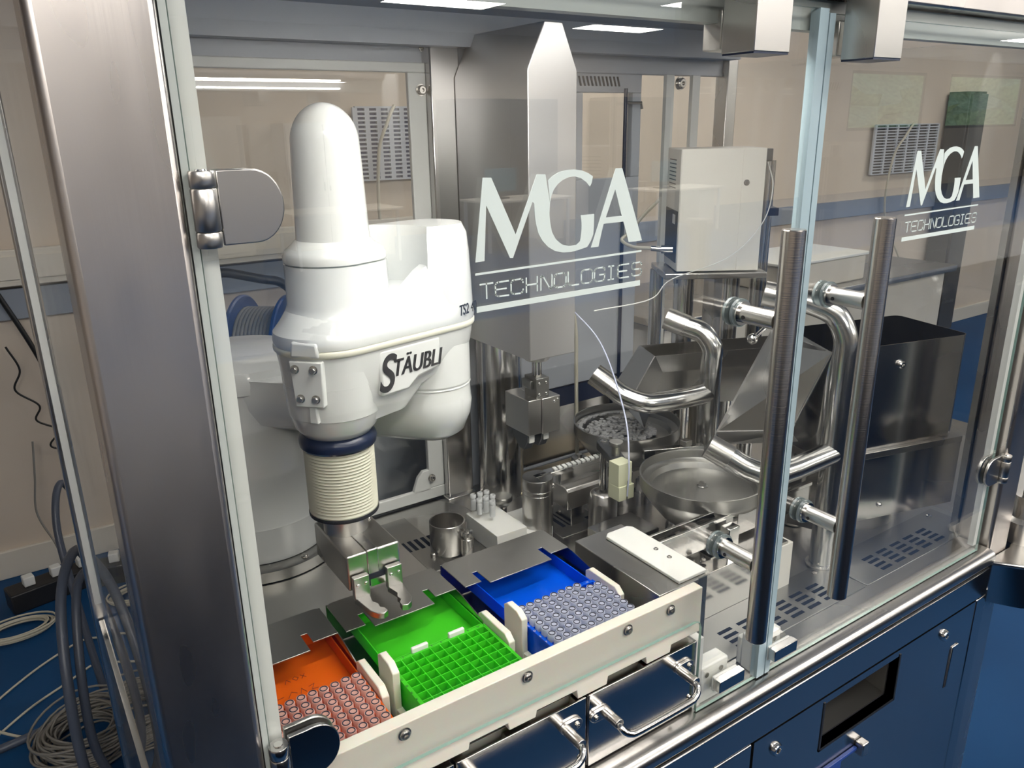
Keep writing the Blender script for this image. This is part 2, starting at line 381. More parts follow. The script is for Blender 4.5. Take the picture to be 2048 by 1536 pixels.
# roof and light
b = obj('enclosure_roof', MB().box(0.06, 1.84, 0.05, 0.945, 2.02, 2.05), m_grey, bevel=0.003)
tag(b, 'pale steel roof panel inside the top of the machine', 'roof panel')
obj('roof_diffuser', MB().box(0.54, 1.32, 0.22, 0.50, 2.012, 2.02), m_seal, b, bevel=0.002)
obj('roof_rib', MB().box(0.06, 1.80, 0.86, 0.90, 1.955, 2.02), m_lgrey, b)
cl = obj('cable_loop', MB().tube(spline([(0.33,0.45,2.02),(0.33,0.42,1.98),(0.345,0.4,1.955),(0.365,0.4,1.99),(0.372,0.42,2.02)]), 0.0045, 10), m_hose)
tag(cl, 'short dark cable loop hanging from the roof at the left', 'cable')
led = thing('led_light', 'twin row light bar inside the top front of the machine', 'light', (0.665, 0.06, 1.94))
obj('housing', MB().box(0.28, 1.05, 0.0335, 0.062, 1.942, 1.955), m_lgrey, led)
obj('back_plate', MB().box(0.28, 1.05, 0.0335, 0.0365, 1.908, 1.9415), m_lgrey, led)
for yy, zz in ((0.046, 1.9405), (0.040, 1.9165)):
    r = MB()
    for k in range(36): r.box(0.285+k*0.021, 0.285+k*0.021+0.017, yy-0.003, yy+0.003, zz-0.003, zz+0.0015)
    obj('led_row', r, m_led, led)
# rear wall : steel frame with window openings
RY = 0.93
rw = MB()
def rbox(x0, x1, z0, z1, y0=RY-0.01, y1=RY+0.015): rw.box(x0, x1, y0, y1, z0, z1)
rbox(0.075, 1.80, 1.915, 2.02)
rbox(0.93, 0.975, 0.9, 1.915)
rbox(0.075, 1.80, 0.86, 0.905)
r = obj('bulkhead', rw, m_lgrey, bevel=0.002); tag(r, 'grey steel frame closing the back of the machine', 'frame')
ws = MB(); ws.box(0.075, 0.858, RY-0.024, RY-0.012, 0.905, 0.935); ws.box(0.815, 0.858, RY-0.024, RY-0.012, 0.935, 1.905); ws.box(0.075, 0.858, RY-0.024, RY-0.012, 1.905, 1.925)
ws.prism([(0.77,0.93),(0.82,0.93),(0.82,0.985),(0.80,0.985),(0.785,0.97)], RY-0.024, RY-0.012, axis='y')
wso = obj('window_seal_frame', ws, m_seal, bevel=0.002); tag(wso, 'white plastic seal frame around the left rear window', 'window frame')
def boltat(name, p, n, r, h, parent, m=None, head='dome'):
    M = Matrix.Translation(p)@Vector(n).to_track_quat('Z', 'Y').to_matrix().to_4x4()
    k = MB().lathe([(r*1.25, 0), (r*1.25, h*0.2), (r, h*0.2), (r, h*0.7), (r*0.75, h), (r*0.4, h), (r*0.36, h*0.6)], n=20, M=M)
    return obj(name, k, m or m_boltm, parent)
boltat('bolt', (0.822, RY-0.024, 0.962), (0, -1, 0), 0.008, 0.01, wso)
boltat('bolt', (0.845, RY-0.024, 1.87), (0, -1, 0), 0.010, 0.01, wso)
g = obj('rear_glass', MB().box(0.075, 0.858, RY, RY+0.005, 0.905, 1.915), m_glass2); tag(g, 'clear rear window pane behind the white robot', 'glass pane')
g = obj('rear_glass', MB().box(1.50, 1.80, RY, RY+0.005, 0.905, 1.915), m_glass2); tag(g, 'clear rear window pane behind the white instrument box', 'glass pane')
for k, xx in enumerate((1.575, 1.672)):
    s_ = obj('seal_strip', MB().box(xx, xx+0.028, RY-0.022, RY-0.01, 0.905, 1.915), m_seal)
    tag(s_, ('white vertical seal on the rear window, left of the round legs', 'white vertical seal on the rear window, right of the round legs')[k], 'seal')
rd = thing('rear_door', 'pale blue grey rear door with a louvred top and a window', 'door', (1.23, RY, 0.9))
dd = MB(); dd.box(0.975, 1.50, RY-0.008, RY+0.012, 1.115, 1.66); dd.box(0.975, 1.50, RY-0.008, RY+0.012, 1.87, 1.915); dd.box(0.975, 1.305, RY-0.008, RY+0.012, 1.66, 1.87); dd.box(1.47, 1.50, RY-0.008, RY+0.012, 1.66, 1.87)
obj('door_panel', dd, m_lgrey, rd, bevel=0.002)
lv = MB()
for k in range(11):
    x = 1.295+k*0.0125; lv.prism([(x,1.885),(x+0.005,1.885),(x-0.002,1.908),(x-0.007,1.908)], RY-0.0095, RY-0.007, axis='y')
obj('louvre', lv, m_slot, rd)
obj('door_window', MB().box(1.305, 1.47, RY, RY+0.004, 1.66, 1.87), m_glass2, rd)
obj('sill', MB().box(0.975, 1.50, RY-0.012, RY+0.012, 1.06, 1.112), m_navy, rd)
obj('lower_panel', MB().box(0.975, 1.50, RY-0.006, RY+0.012, 0.905, 1.058), m_front, rd)
obj('hinge_rod', MB().cyl((1.435, RY-0.02, 0.93), (1.435, RY-0.02, 1.88), 0.005), m_navy, rd)
obj('latch', MB().tube([(1.435,RY-0.02,1.845),(1.48,RY-0.03,1.845),(1.482,RY-0.03,1.83)], 0.004), m_boltm, rd)
boltat('bolt', (1.635, RY-0.01, 1.895), (0,-1,0), 0.014, 0.014, r)
boltat('bolt', (1.20, RY-0.01, 1.945), (0,-1,0), 0.006, 0.006, r)
boltat('bolt', (0.86, RY-0.01, 1.955), (0,-1,0), 0.006, 0.006, r)
# side glasses
g = obj('side_glass', MB().box(0.058, 0.064, 0.055, 0.905, 0.905, 1.945), m_glass); tag(g, 'clear side pane between the two left posts', 'glass pane')
g = obj('side_glass', MB().box(1.812, 1.818, 0.11, 0.90, 0.905, 1.945), m_glass2); tag(g, 'clear side pane at the right end of the machine', 'glass pane')
hp = obj('clamp_plate', MB().prism([(0.118+0.045*math.cos(t*PI/12)*(-1), 1.70+0.032*math.sin(t*PI/12)) for t in range(-6, 7)]+[(0.118,1.732),(0.118,1.668)], 1.806, 1.811, axis='x'), m_brush)
bmesh_fix = None
tag(hp, 'round ended steel clamp plate with two bolts on the right side pane', 'clamp')
for zz in (1.715, 1.685): boltat('bolt', (1.806, 0.102, zz), (-1, 0, 0), 0.007, 0.006, hp, m_pol)
s_ = obj('seal_strip', MB().box(1.79, 1.812, 0.094, 0.108, 0.9, 1.945), m_seal); tag(s_, 'tall white seal strip inside the right end, left of two', 'seal')
s_ = obj('seal_strip', MB().box(1.672, 1.694, 0.008, 0.02, 0.905, 1.94), m_seal); tag(s_, 'tall white seal strip along the right door edge', 'seal')
s_ = obj('track_profile', MB().box(1.70, 1.79, 0.062, 0.075, 0.905, 1.94).box(1.73, 1.735, 0.055, 0.062, 0.905, 1.94), m_brush); tag(s_, 'steel profile between the two white seal strips', 'profile')
s_ = obj('seal_strip', MB().box(0.1445, 0.1505, -0.004, 0.006, 0.9, 1.94), m_gseal); tag(s_, 'grey green seal between left post and glass door', 'seal')
s_ = obj('seal_strip', MB().box(0.1445, 0.1675, 0.007, 0.02, 1.13, 1.94), m_seal); tag(s_, 'white seal strip behind the hinge edge of the left door', 'seal')

# worktop and cabinet
wt = MB()
pl = [(-0.030, 0.875), (-0.030, 0.888), (-0.026, 0.895), (-0.018, 0.8995), (-0.01, 0.9), (0.955, 0.9), (0.955, 0.86), (-0.02, 0.86)]
wt.prism([(a, b) for a, b in pl][::-1], 0.145, 1.70, axis='x'); wt.box(0.077, 0.145, 0.057, 0.955, 0.86, 0.9)
wt.box(1.70, 1.798, 0.062, 0.955, 0.8725, 0.9)
w_ = obj('worktop', wt, m_sheet, smooth=50); tag(w_, 'stainless steel worktop with rounded front edge inside the machine', 'worktop')
cb = MB(); cb.box(0.053, 1.64, -0.025, 0.0, 0.70+0.095, 0.86)
cf = thing('base_cabinet', 'polished steel base cabinet reflecting the blue floor', 'cabinet', (0.9, 0, 0))
obj('carcass', MB().box(0.077, 1.70, 0.42, 0.95, 0.0, 0.858).box(0.053, 0.075, 0.057, 0.90, 0, 0.858).box(1.66, 1.70, 0.0, 0.42, 0, 0.858).box(0.075, 1.66, 0.0, 0.42, 0.0, 0.06), m_front, cf)
obj('top_fascia', MB().box(0.145, 1.697, -0.026, 0.0, 0.793, 0.8585), m_front, cf, bevel=0.002)
pn = MB()  # door panel with chute opening
for a in ((0.93,1.127,0.10,0.79),(1.366,1.655,0.10,0.79),(1.127,1.366,0.775,0.79),(1.127,1.366,0.10,0.672)): pn.box(a[0],a[1],-0.026,-0.008,a[2],a[3])
fp = obj('door_panel', pn, m_front, cf)
obj('door_panel', MB().box(0.145, 0.925, -0.026, -0.008, 0.10, 0.79), m_front, cf, bevel=0.003)
obj('edge_strip', MB().box(1.66, 1.70, -0.026, 0.0, 0.10, 0.79), m_front, cf, bevel=0.002)
ch = MB()
ch.hexa([(1.127,-0.006,0.672),(1.366,-0.006,0.672),(1.366,0.16,0.70),(1.127,0.16,0.70),(1.127,-0.006,0.669),(1.366,-0.006,0.669),(1.366,0.16,0.697),(1.127,0.16,0.697)])
ch.box(1.366,1.369,-0.006,0.16,0.669,0.79); ch.box(1.124,1.127,-0.006,0.16,0.669,0.79); ch.box(1.124,1.369,0.16,0.163,0.69,0.80)
obj('chute_pocket', ch, m_satin, cf)
obj('opening_trim', MB().box(1.1225,1.127,-0.0275,-0.006,0.668,0.779).box(1.366,1.3705,-0.0275,-0.006,0.668,0.779).box(1.1225,1.3705,-0.0275,-0.006,0.6675,0.672), m_black, cf)
st = obj('warning_sticker', MB().prism([(0.045,0.71),(0.085,0.71),(0.065,0.775)], 1.262, 1.265, axis='x'), m_red, cf)
for x, z in ((0.991, 0.746), (1.537, 0.753)):
    k = obj('cam_lock', MB().lathe([(0.013,0),(0.013,0.003),(0.0105,0.007),(0.006,0.007),(0.005,0.004)], n=24, M=Matrix.Translation((x,-0.026,z))@Matrix.Rotation(PI/2,4,'X')), m_pol, cf)
    obj('key_slot', MB().box(x-0.002,x+0.002,-0.0325,-0.030,z-0.004,z+0.004), m_ink, k)
obj('finger_recess', MB().box(1.575,1.581,-0.0268,-0.0255,0.60,0.70), m_slot, cf)
obj('recess_plate', MB().box(1.581,1.607,-0.029,-0.0255,0.60,0.705), m_front, cf, bevel=0.002)
hs = MB().box(1.085,1.245,-0.034,-0.026,0.612,0.62).box(1.085,1.20,-0.031,-0.0255,0.50,0.61)
obj('document_holder', hs, mat('blue_holder', (0.02,0.05,0.22), 0.3), cf, bevel=0.002)
obj('holder_clip', MB().box(1.247,1.268,-0.045,-0.026,0.60,0.63), m_brush, cf, bevel=0.003)
# shelf at the right corner
pf = thing('corner_shelf', 'chamfered steel shelf at the right end of the cabinet', 'shelf', (2.0, 0.1, 0.7))
pts = [(1.702,-0.026),(1.745,-0.085),(1.79,-0.12),(2.5,-0.12),(2.5,0.5),(1.845,0.5),(1.845,0.0),(1.795,-0.014),(1.702,-0.014)]
obj('shelf_top', MB().prism(pts, 0.862, 0.872), m_sheet, pf, bevel=0.003)
obj('shelf_body', MB().prism([(1.708,-0.014),(1.747,-0.078),(1.792,-0.113),(2.49,-0.113),(2.49,0.5),(1.845,0.5),(1.845,0.0),(1.795,-0.0135),(1.708,-0.0135)], 0.765, 0.8615), m_front, pf)
kn = thing('steel_canister', 'turned steel cylinder standing on the right corner shelf', 'canister', (1.86, -0.01, 0.872))
obj('body', MB().lathe([(0.042,0),(0.042,0.05),(0.030,0.058),(0.030,0.11)], c=(1.86,-0.01,0.872)), m_brush, kn)
obj('neck', MB().lathe([(0.013,0.11),(0.013,0.18)], c=(1.86,-0.01,0.872)), m_black, kn)

# vent plates on the worktop
def vents(x0, n, name, label, px0, px1, extra=0):
    t = obj('vent_plate', MB().box(px0, px1, 0.052, 0.16, 0.9002, 0.9022), m_satin, bevel=0.0008); tag(t, label, 'vent plate')
    v = MB()
    for i in range(n):
        for j in range(4): v.box(x0+i*0.051, x0+i*0.051+0.034, 0.066+j*0.0145, 0.066+j*0.0145+0.0075, 0.9005, 0.9026)
    obj('vent_slots', v, m_slot, t, smooth=0)
    for bx in (px0+0.03, px1-0.04): boltat('bolt', (bx, 0.142, 0.9022), (0,0,1), 0.006, 0.003, t)
    return t
vents(0.985, 6, 'a', 'slotted worktop plate in front of the steel box on legs', 0.89, 1.345)
vents(1.43, 5, 'b', 'slotted worktop plate under the big hopper at the right', 1.352, 1.775)
bk = obj('vent_plate', MB().box(0.585,0.72,0.56,0.86,0.9002,0.9022).box(0.585,0.70,0.6,0.7,0.9022,0.905), m_satin, bevel=0.001); tag(bk, 'slotted plate on the worktop beside the steel cup', 'vent plate')
v = MB()
for k in range(9): v.box(0.588+k*0.0165, 0.597+k*0.0165, 0.705, 0.75, 0.9005, 0.9027)
obj('vent_slots', v, m_slot, bk, smooth=0)
bk = obj('vent_plate', MB().box(0.97,1.1,0.56,0.70,0.9002,0.9022), m_satin, bevel=0.001); tag(bk, 'slotted plate on the worktop between pillar and piston', 'vent plate')
v = MB()
for k in range(5): v.box(1.0+k*0.018, 1.01+k*0.018, 0.60, 0.67, 0.9005, 0.9027)
obj('vent_slots', v, m_slot, bk, smooth=0)
bk = obj('sill_plate', MB().box(0.98,1.5,0.80,0.905,0.9002,0.906), mat('warm_reflection_steel', (0.62,0.54,0.40), 0.3, 1), bevel=0.002); tag(bk, 'steel sill plate lying at the back behind the gripper', 'plate')  # yellowed base colour carries a warm reflection on the steel

# ================================================================== GLASS DOORS
def m2(pt): return (900+pt[0]/4.388, 300+pt[1]/4.388)

LM = [(0.41944,1.65882),(0.43138,1.74335),(0.44145,1.74287),(0.47046,1.68318),(0.4984,1.7437),(0.5097,1.7432),(0.51566,1.71239),(0.51473,1.7016),(0.51594,1.69179),(0.51824,1.6818),(0.5237,1.67329),(0.53237,1.66689),(0.54195,1.66436),(0.55244,1.66477),(0.55777,1.66835),(0.55955,1.68086),(0.55944,1.68842),(0.55819,1.69701),(0.57733,1.69689),(0.57737,1.68703),(0.57663,1.67435),(0.57295,1.66698),(0.56808,1.66101),(0.55577,1.65872),(0.54442,1.65753),(0.53321,1.65812),(0.52214,1.66084),(0.5128,1.66622),(0.50514,1.67371),(0.49987,1.68212),(0.49693,1.69206),(0.4955,1.70058),(0.49458,1.71375),(0.49252,1.71565),(0.4665,1.65873),(0.4627,1.65912),(0.43458,1.71566),(0.43071,1.65918)]
LG = [(0.51566,1.71239),(0.51328,1.73692),(0.51904,1.74101),(0.52818,1.74486),(0.53897,1.74654),(0.54834,1.74663),(0.55943,1.74496),(0.56829,1.7418),(0.57484,1.73798),(0.57303,1.73096),(0.57066,1.72716),(0.56523,1.73258),(0.55795,1.73682),(0.54999,1.73912),(0.54214,1.739),(0.53283,1.73633),(0.52591,1.73215),(0.52056,1.72647),(0.5172,1.71949)]
LA = [(0.57309,1.65964),(0.60779,1.74541),(0.61747,1.74527),(0.65154,1.66084),(0.63045,1.66073),(0.62139,1.68518),(0.59149,1.68491),(0.5845,1.65972)]
LH = [(0.60769,1.72231),(0.6187,1.692),(0.59469,1.69183)]
L1 = [(0.41903,1.64749),(0.65116,1.64953),(0.65126,1.64735),(0.41895,1.64511)]
L2 = [(0.41957,1.61194),(0.65064,1.61325),(0.65094,1.60682),(0.41935,1.60559)]

TECH = {'T':[[(0,1),(.8,1)],[(.4,1),(.4,0)]],
 'E':[[(.85,1),(.2,1),(.06,.93),(0,.8),(0,.2),(.06,.07),(.2,0),(.85,0)],[(0,.5),(.7,.5)]],
 'C':[[(.8,.75),(.8,.88),(.68,1),(.2,1),(.06,.93),(0,.8),(0,.2),(.06,.07),(.2,0),(.68,0),(.8,.12),(.8,.25)]],
 'H':[[(0,1),(0,0)],[(.75,1),(.75,0)],[(0,.5),(.75,.5)]],
 'N':[[(0,0),(0,.9),(.08,1),(.16,.95),(.62,.06),(.7,0),(.78,.08),(.78,1)]],
 'O':[[(.2,0),(.06,.07),(0,.2),(0,.8),(.06,.93),(.2,1),(.65,1),(.78,.93),(.84,.8),(.84,.2),(.78,.07),(.65,0),(.2,0)]],
 'L':[[(0,1),(0,.2),(.06,.07),(.2,0),(.78,0)]],
 'G':[[(.78,.8),(.78,.88),(.66,1),(.2,1),(.06,.93),(0,.8),(0,.2),(.06,.07),(.2,0),(.66,0),(.78,.12),(.78,.48),(.4,.48)]],
 'I':[[(.1,1),(.5,1)],[(.3,1),(.3,0)],[(.1,0),(.5,0)]],
 'S':[[(.78,.8),(.78,.88),(.66,1),(.18,1),(.05,.93),(0,.82),(0,.68),(.05,.56),(.16,.5),(.64,.5),(.75,.44),(.8,.33),(.8,.17),(.75,.06),(.64,0),(.14,0),(0,.12),(0,.2)]]}
TX = [0.4245,0.4435,0.4635,0.4835,0.5030,0.5215,0.5410,0.5600,0.5795,0.5985,0.6150,0.6370]
def door_logo(parent, dx, sx_, dz, name='logo'):
    T = Matrix.Translation((0,-0.0043,0))@Matrix.Rotation(PI/2, 4, 'X')
    bm = flat_curves([LM], 0.0004)
    for s in ([LG], [LA, LH], [L1], [L2]): merge(bm, flat_curves(s, 0.0004))
    xform(bm, T)
    polys = []
    for ch, x in zip('TECHNOLOGIES', TX):
        for pl_ in TECH[ch]: polys.append([(x+a*0.0195, 1.6195+b*0.0155) for a, b in pl_])
    strokes(bm, polys, 0.00165, -0.0045, -0.0041)
    bmesh.ops.transform(bm, matrix=Matrix.Translation((0.41895*(1-sx_)+dx,0,dz))@Matrix.Diagonal((sx_,1,1,1)), verts=bm.verts)
    return obj(name, bm, m_logo, parent, smooth=0)
def pane(parent, outline, name='pane'):
    # glass plate in the xz plane with a green edge
    mb = MB(); a = [mb.bm.verts.new((x, -0.004, z)) for x, z in outline]; b = [mb.bm.verts.new((x, 0.001, z)) for x, z in outline]
    mb.face(a); mb.face(b[::-1]); mb.mi = 1
    for i in range(len(a)): mb.face([a[i], b[i], b[(i+1)%len(a)], a[(i+1)%len(a)]])
    return obj(name, mb, [m_glass, m_edge], parent, smooth=0)
def dplate(x, z0, z1, y0, y1, flip=1, L=0.055):
    h = (z1-z0)/2; c = (z0+z1)/2
    pts = [(x, z0)]+[(x+flip*(L-h*0.85+h*0.85*math.cos(t)), c+h*math.sin(t)) for t in [(-PI/2)+PI*k/16 for k in range(17)]]+[(x, z1)]
    return MB().prism(pts, y0, y1, axis='y')
def hinge(parent, x, z, flip, m_out):
    h = 0.062
    hg = obj('hinge', dplate(x+flip*0.012, z, z+h, -0.0105, -0.0045, flip), m_out, parent, bevel=0.0012)
    obj('clamp_plate', dplate(x+flip*0.012, z, z+h, 0.0045, 0.0105, flip), m_brush, hg, bevel=0.0012)
    for a, b in ((0, 0.013), (0.0136, 0.048), (0.0486, h)):
        obj('knuckle', MB().lathe([(0.0098, a), (0.0105, a+0.001), (0.0105, b-0.001), (0.0098, b)], c=(x, -0.014, z), n=28), m_out, hg)
    obj('pin', MB().lathe([(0.005, h), (0.0045, h+0.0012)], c=(x, -0.014, z), n=20), m_pol, hg)
    return hg
def pull_handle(parent, x):
    hd = obj('pull_handle', MB().lathe([(0.0138, 1.071), (0.0148, 1.0722), (0.0148, 1.6648), (0.0138, 1.666)], c=(x, -0.08, 0), n=40), m_handle, parent)
    for z in (1.190, 1.5475):
        s = MB(); s.cyl((x, -0.012, z), (x, -0.068, z), 0.0125, n=28)
        so = obj('standoff', s, m_brush, hd)
        obj('washer', MB().cyl((x, -0.0042, z), (x, -0.0085, z), 0.0195, n=32).cyl((x, 0.0042, z), (x, 0.0085, z), 0.0195, n=32), mat('clear_washer', (0.55,0.66,0.68), 0.1, 0, **{'Transmission Weight': 0.7}), hd)
        obj('collar', MB().cyl((x, -0.0085, z), (x, -0.0125, z), 0.0165, n=32), m_pol, hd)
        obj('grub_screw', MB().cyl((x-0.0118, -0.022, z-0.002), (x-0.0131, -0.022, z-0.002), 0.0028, n=12), m_ink, hd)
    return hd
d1 = thing('glass_door', 'wide left glass door with the larger logo and one hinge pair, cut away over the drawers', 'door', (0.56, 0, 0.9))
pane(d1, [(0.1515,1.072),(0.792,1.072),(0.800,1.069),(0.8035,1.060),(0.8035,0.902),(0.946,0.902),(0.946,1.930),(0.1515,1.930)])
obj('edge_seal', MB().box(0.944, 0.9625, -0.007, 0.007, 0.903, 1.93), m_bseal, d1)
hinge(d1, 0.1575, 1.70, 1, m_brush); hinge(d1, 0.1575, 1.125, 1, m_front)
pull_handle(d1, 0.834); door_logo(d1, 0, 1, 0)
d2 = thing('glass_door', 'right glass door with the smaller logo, in front of the big hopper', 'door', (1.32, 0, 0.9))
pane(d2, [(0.974,0.902),(1.668,0.902),(1.668,1.925),(0.974,1.925)])
obj('edge_seal', MB().box(0.965, 0.977, -0.007, 0.007, 0.903, 1.925), m_bseal, d2)
hinge(d2, 1.697, 1.06, -1, m_brush)
pull_handle(d2, 1.028); door_logo(d2, 1.2055-0.41895, 0.952, 0.0035)
# top stops
for k, x in enumerate((0.757, 0.985)):
    t = thing('door_stop', ('left of two square steel stop blocks hanging over the door gap', 'right of two square steel stop blocks, above the right door edge')[k], 'stop block', (x+0.03, -0.04, 1.86))
    obj('front_block', MB().box(x, x+0.062, -0.062, -0.014, 1.868, 1.99), m_brush, t, bevel=0.001)
    obj('navy_underside', MB().box(x+0.001, x+0.061, -0.061, -0.015, 1.866, 1.868), m_navy, t)  # thin navy layer on the block underside
    obj('rear_block', MB().box(x+0.02, x+0.055, 0.0055, 0.035, 1.875, 1.92), m_brush, t, bevel=0.002)
# latches on the worktop
for k, x in enumerate((0.822, 0.955)):
    t = thing('door_catch', ('white plastic door catch with steel magnet, left of two on the worktop', 'white plastic door catch with steel magnet, under the left handle')[k], 'door catch', (x, 0.03, 0.9))
    obj('catch_block', MB().box(x-0.005, x+0.062, 0.006, 0.034, 0.9, 0.968).box(x-0.002, x+0.059, 0.034, 0.046, 0.9, 0.955), m_hdpe, t, bevel=0.003)
    obj('front_pad', MB().box(x+0.012, x+0.066, -0.0105, -0.0045, 0.93, 0.957), m_hdpe, t, bevel=0.002)
    obj('magnet', MB().box(x+0.010, x+0.068, -0.024, -0.0105, 0.936, 0.957), m_front, t, bevel=0.001)
    for q in (0.012, 0.045): obj('screw', MB().cyl((x+q, 0.0062, 0.952), (x+q, 0.0045, 0.952), 0.0045, n=16), m_boltm, t)

# ================================================================== FRONT RAIL AND DRAWERS
rl = thing('rack_rail', 'long cream plastic rail in front of the tube racks', 'rail', (0.5, 0.02, 1.05))
pts = [(0.157,1.118),(0.159,1.121),(0.811,1.121),(0.813,1.118),(0.813,1.052)]
for x0 in (0.70, 0.60, 0.475, 0.40, 0.27, 0.19): pts += [(x0+0.0, 1.052 if x0 == 0.70 else 1.045), (x0, 1.035 if int(x0*1000)%2==0 else 1.045)]
pts = [(0.160,1.121),(0.160,1.04)]+[(0.23,1.04),(0.232,1.047),(0.30,1.047),(0.302,1.037),(0.395,1.037),(0.397,1.047),(0.455,1.047),(0.457,1.035),(0.50,1.035),(0.502,1.045),(0.57,1.045),(0.572,1.030),(0.625,1.030),(0.627,1.043),(0.70,1.043),(0.702,1.030),(0.75,1.030),(0.752,1.043),(0.813,1.043),(0.813,1.121)]
obj('rail_bar', MB().prism(pts, 0.0075, 0.026, axis='y'), m_cream, rl, bevel=0.0012)
obj('backing_strip', MB().box(0.160, 0.812, 0.0265, 0.0278, 1.0285, 1.06), m_cream, rl)
for x in (0.188, 0.308, 0.486, 0.661, 0.745):
    M = Matrix.Translation((x, 0.0075, 1.1075))@Matrix.Rotation(PI/2, 4, 'X')
    b_ = obj('bolt', MB().lathe([(0.0085,0),(0.0085,0.0015),(0.0068,0.0018),(0.0066,0.004),(0.005,0.0055),(0.0030,0.0058),(0.0026,0.003)], n=24, M=M), m_boltm, rl)
bed = thing('rack_bed', 'steel tray carrying the three tube racks behind the rail', 'tray', (0.5, 0.2, 0.9))
obj('tray', MB().box(0.157, 0.76, 0.028, 0.33, 0.9, 1.028), m_satin, bed)
drl = ('drawer under the orange rack, at the left of the row', 'middle drawer, under the green rack', 'right drawer, under the blue rack')
def drawer(i, x0, x1):
    t = thing('drawer', 'polished steel '+drl[i], 'drawer', ((x0+x1)/2, 0, 0.9), 'three drawers below the rack rail')
    obj('front_panel', MB().box(x0+0.0015, x1-0.0015, 0.004, 0.0072, 0.905, 1.0295).box(x0+0.0015, x1-0.0015, 0.0072, 0.027, 0.905, 1.0265), m_front, t, bevel=0.001)
    h = MB(); xa, xb = x0+0.028, x1-0.038
    P = [(xa,0.0,0.992),(xa,-0.03,0.990),(xa+0.003,-0.038,0.984),(xa+0.012,-0.0415,0.978),(xa+0.03,-0.043,0.976),(xb-0.03,-0.043,0.976),(xb-0.012,-0.0415,0.978),(xb-0.003,-0.038,0.984),(xb,-0.03,0.990),(xb,0.0,0.992)]
    hb_ = obj('handle', MB().tube(spline(P, 5), 0.0052, 14), m_pol, t)
    for xx in (xa, xb):
        ox = 0.013 if xx == xb else -0.013
        cp_ = [(xx+0.6*ox+(abs(ox)+0.009*0)*math.cos(t)*1.0+math.copysign(0.006, math.cos(t)), 0.993+(0.004 if ox > 0 else -0.002)+0.0095*math.sin(t)) for t in [2*PI*q/24 for q in range(24)]]
        obj('handle_foot', MB().prism(cp_, -0.001, 0.004, axis='y').cyl((xx,0.0,0.993),(xx,-0.032,0.993),0.0078), m_brush, hb_, bevel=0.0008)
        boltat('screw', (xx+(0.017 if xx == xb else -0.017), -0.001, 0.997 if xx == xb else 0.991), (0,-1,0), 0.0036, 0.003, hb_)
    for bx, bz in ((x1-0.012, 0.93), (x1-0.05, 0.917)): boltat('screw', (bx, 0.004, bz), (0,-1,0), 0.0042, 0.003, t)
for i, (a, b) in enumerate(((0.160, 0.372), (0.374, 0.586), (0.588, 0.806))): drawer(i, a, b)
obj_ = obj('drawer_surround', MB().box(0.806, 0.822, 0.006, 0.03, 0.9, 1.028), m_hdpe); tag(obj_, 'white plastic strip at the right end of the drawers', 'strip')

# ================================================================== TUBE RACKS
PITCH = 0.0152
def rack(x0, m, kind, label, ncx=10, ncy=8):
    y0 = 0.160-ncy*PITCH; x1 = x0+ncx*PITCH; y1 = 0.160; zb, zt = 1.034, 1.086
    t = thing('tube_rack', label, 'rack', ((x0+x1)/2, 0.1, zb))
    g = MB(); wl = 0.0006
    for i in range(ncx+1):
        w2 = 0.0011 if i in (0, ncx) else wl; X = x0+i*PITCH; g.box(X-w2, X+w2, y0, y1, zb, zt)
    for j in range(ncy+1):
        w2 = 0.0011 if j in (0, ncy) else wl; Y = y0+j*PITCH; g.box(x0, x1, Y-w2, Y+w2, zb, zt-0.0002)
    g.box(x0, x1, y0, y1, zb-0.001, zb+0.001)
    obj('cell_grid', g, m, t, smooth=0)
    g = MB()
    g.box(x0-0.0045, x0-0.0011, y0-0.002, y1+0.004, zt-0.0025, zt+0.0004); g.box(x1+0.0011, x1+0.0035, y0-0.002, y1+0.004, zt-0.0025, zt+0.0004)
    g.box(x0, x1, y1+0.0011, y1+0.004, zt-0.0025, zt+0.0004)
    obj('rim', g, m, t, bevel=0.0004)
    # opened lid lying back
    zl = 1.060; lx0, lx1, ly0, ly1 = x0-0.004, x1+0.004, 0.168, 0.305
    l = MB(); l.box(lx0, lx1, ly0, ly1, zl-0.0015, zl); l.box(lx0, lx0+0.002, ly0, ly1, zl, zl+0.022); l.box(lx1-0.002, lx1, ly0, ly1, zl, zl+0.022)
    l.box(lx0+0.002, lx1-0.002, ly1-0.002, ly1, zl, zl+0.022); l.box(lx0+0.002, lx1-0.002, ly0, ly0+0.002, zl, zl+0.024)
    lid = obj('lid', l, m, t, bevel=0.0006)
    ink = bmesh.new()
    if kind != 'none':
        for i in range(ncx):
            b_ = text_bm(str(i+1), 0.005, 0.0002); xform(b_, Matrix.Translation((x0+i*PITCH+0.003, y1+0.0003, zt+0.0006))); merge(ink, b_)
        for j in range(ncy):
            b_ = text_bm('ABCDEFGH'[j], 0.005, 0.0002); xform(b_, Matrix.Translation((x0-0.0046, y1-j*PITCH-0.011, zt+0.0006))); merge(ink, b_)
        obj('cell_marks', ink, m_ink if kind != 'light' else m_seal, t, smooth=0)
    return t, lid
XO, XG, XB = 0.1635, 0.3620, 0.5705
ro, lo_ = rack(XO, m_orange, 'none', 'orange plastic tube rack with opened lid, full of pink-looking tubes, at the left')
rg, lg_ = rack(XG, m_green, 'dark', 'bright green plastic rack with empty square cells and opened lid')
rb, lb_ = rack(XB, m_blue, 'light', 'deep blue plastic tube rack with opened lid, full of clear capped tubes')
for xx in (XG+0.034, XG+0.094):
    obj('hinge_clip', MB().box(xx, xx+0.026, 0.1615, 0.1675, 1.083, 1.094), m_hdpe, rg, bevel=0.0015)
bm_ = bmesh.new()
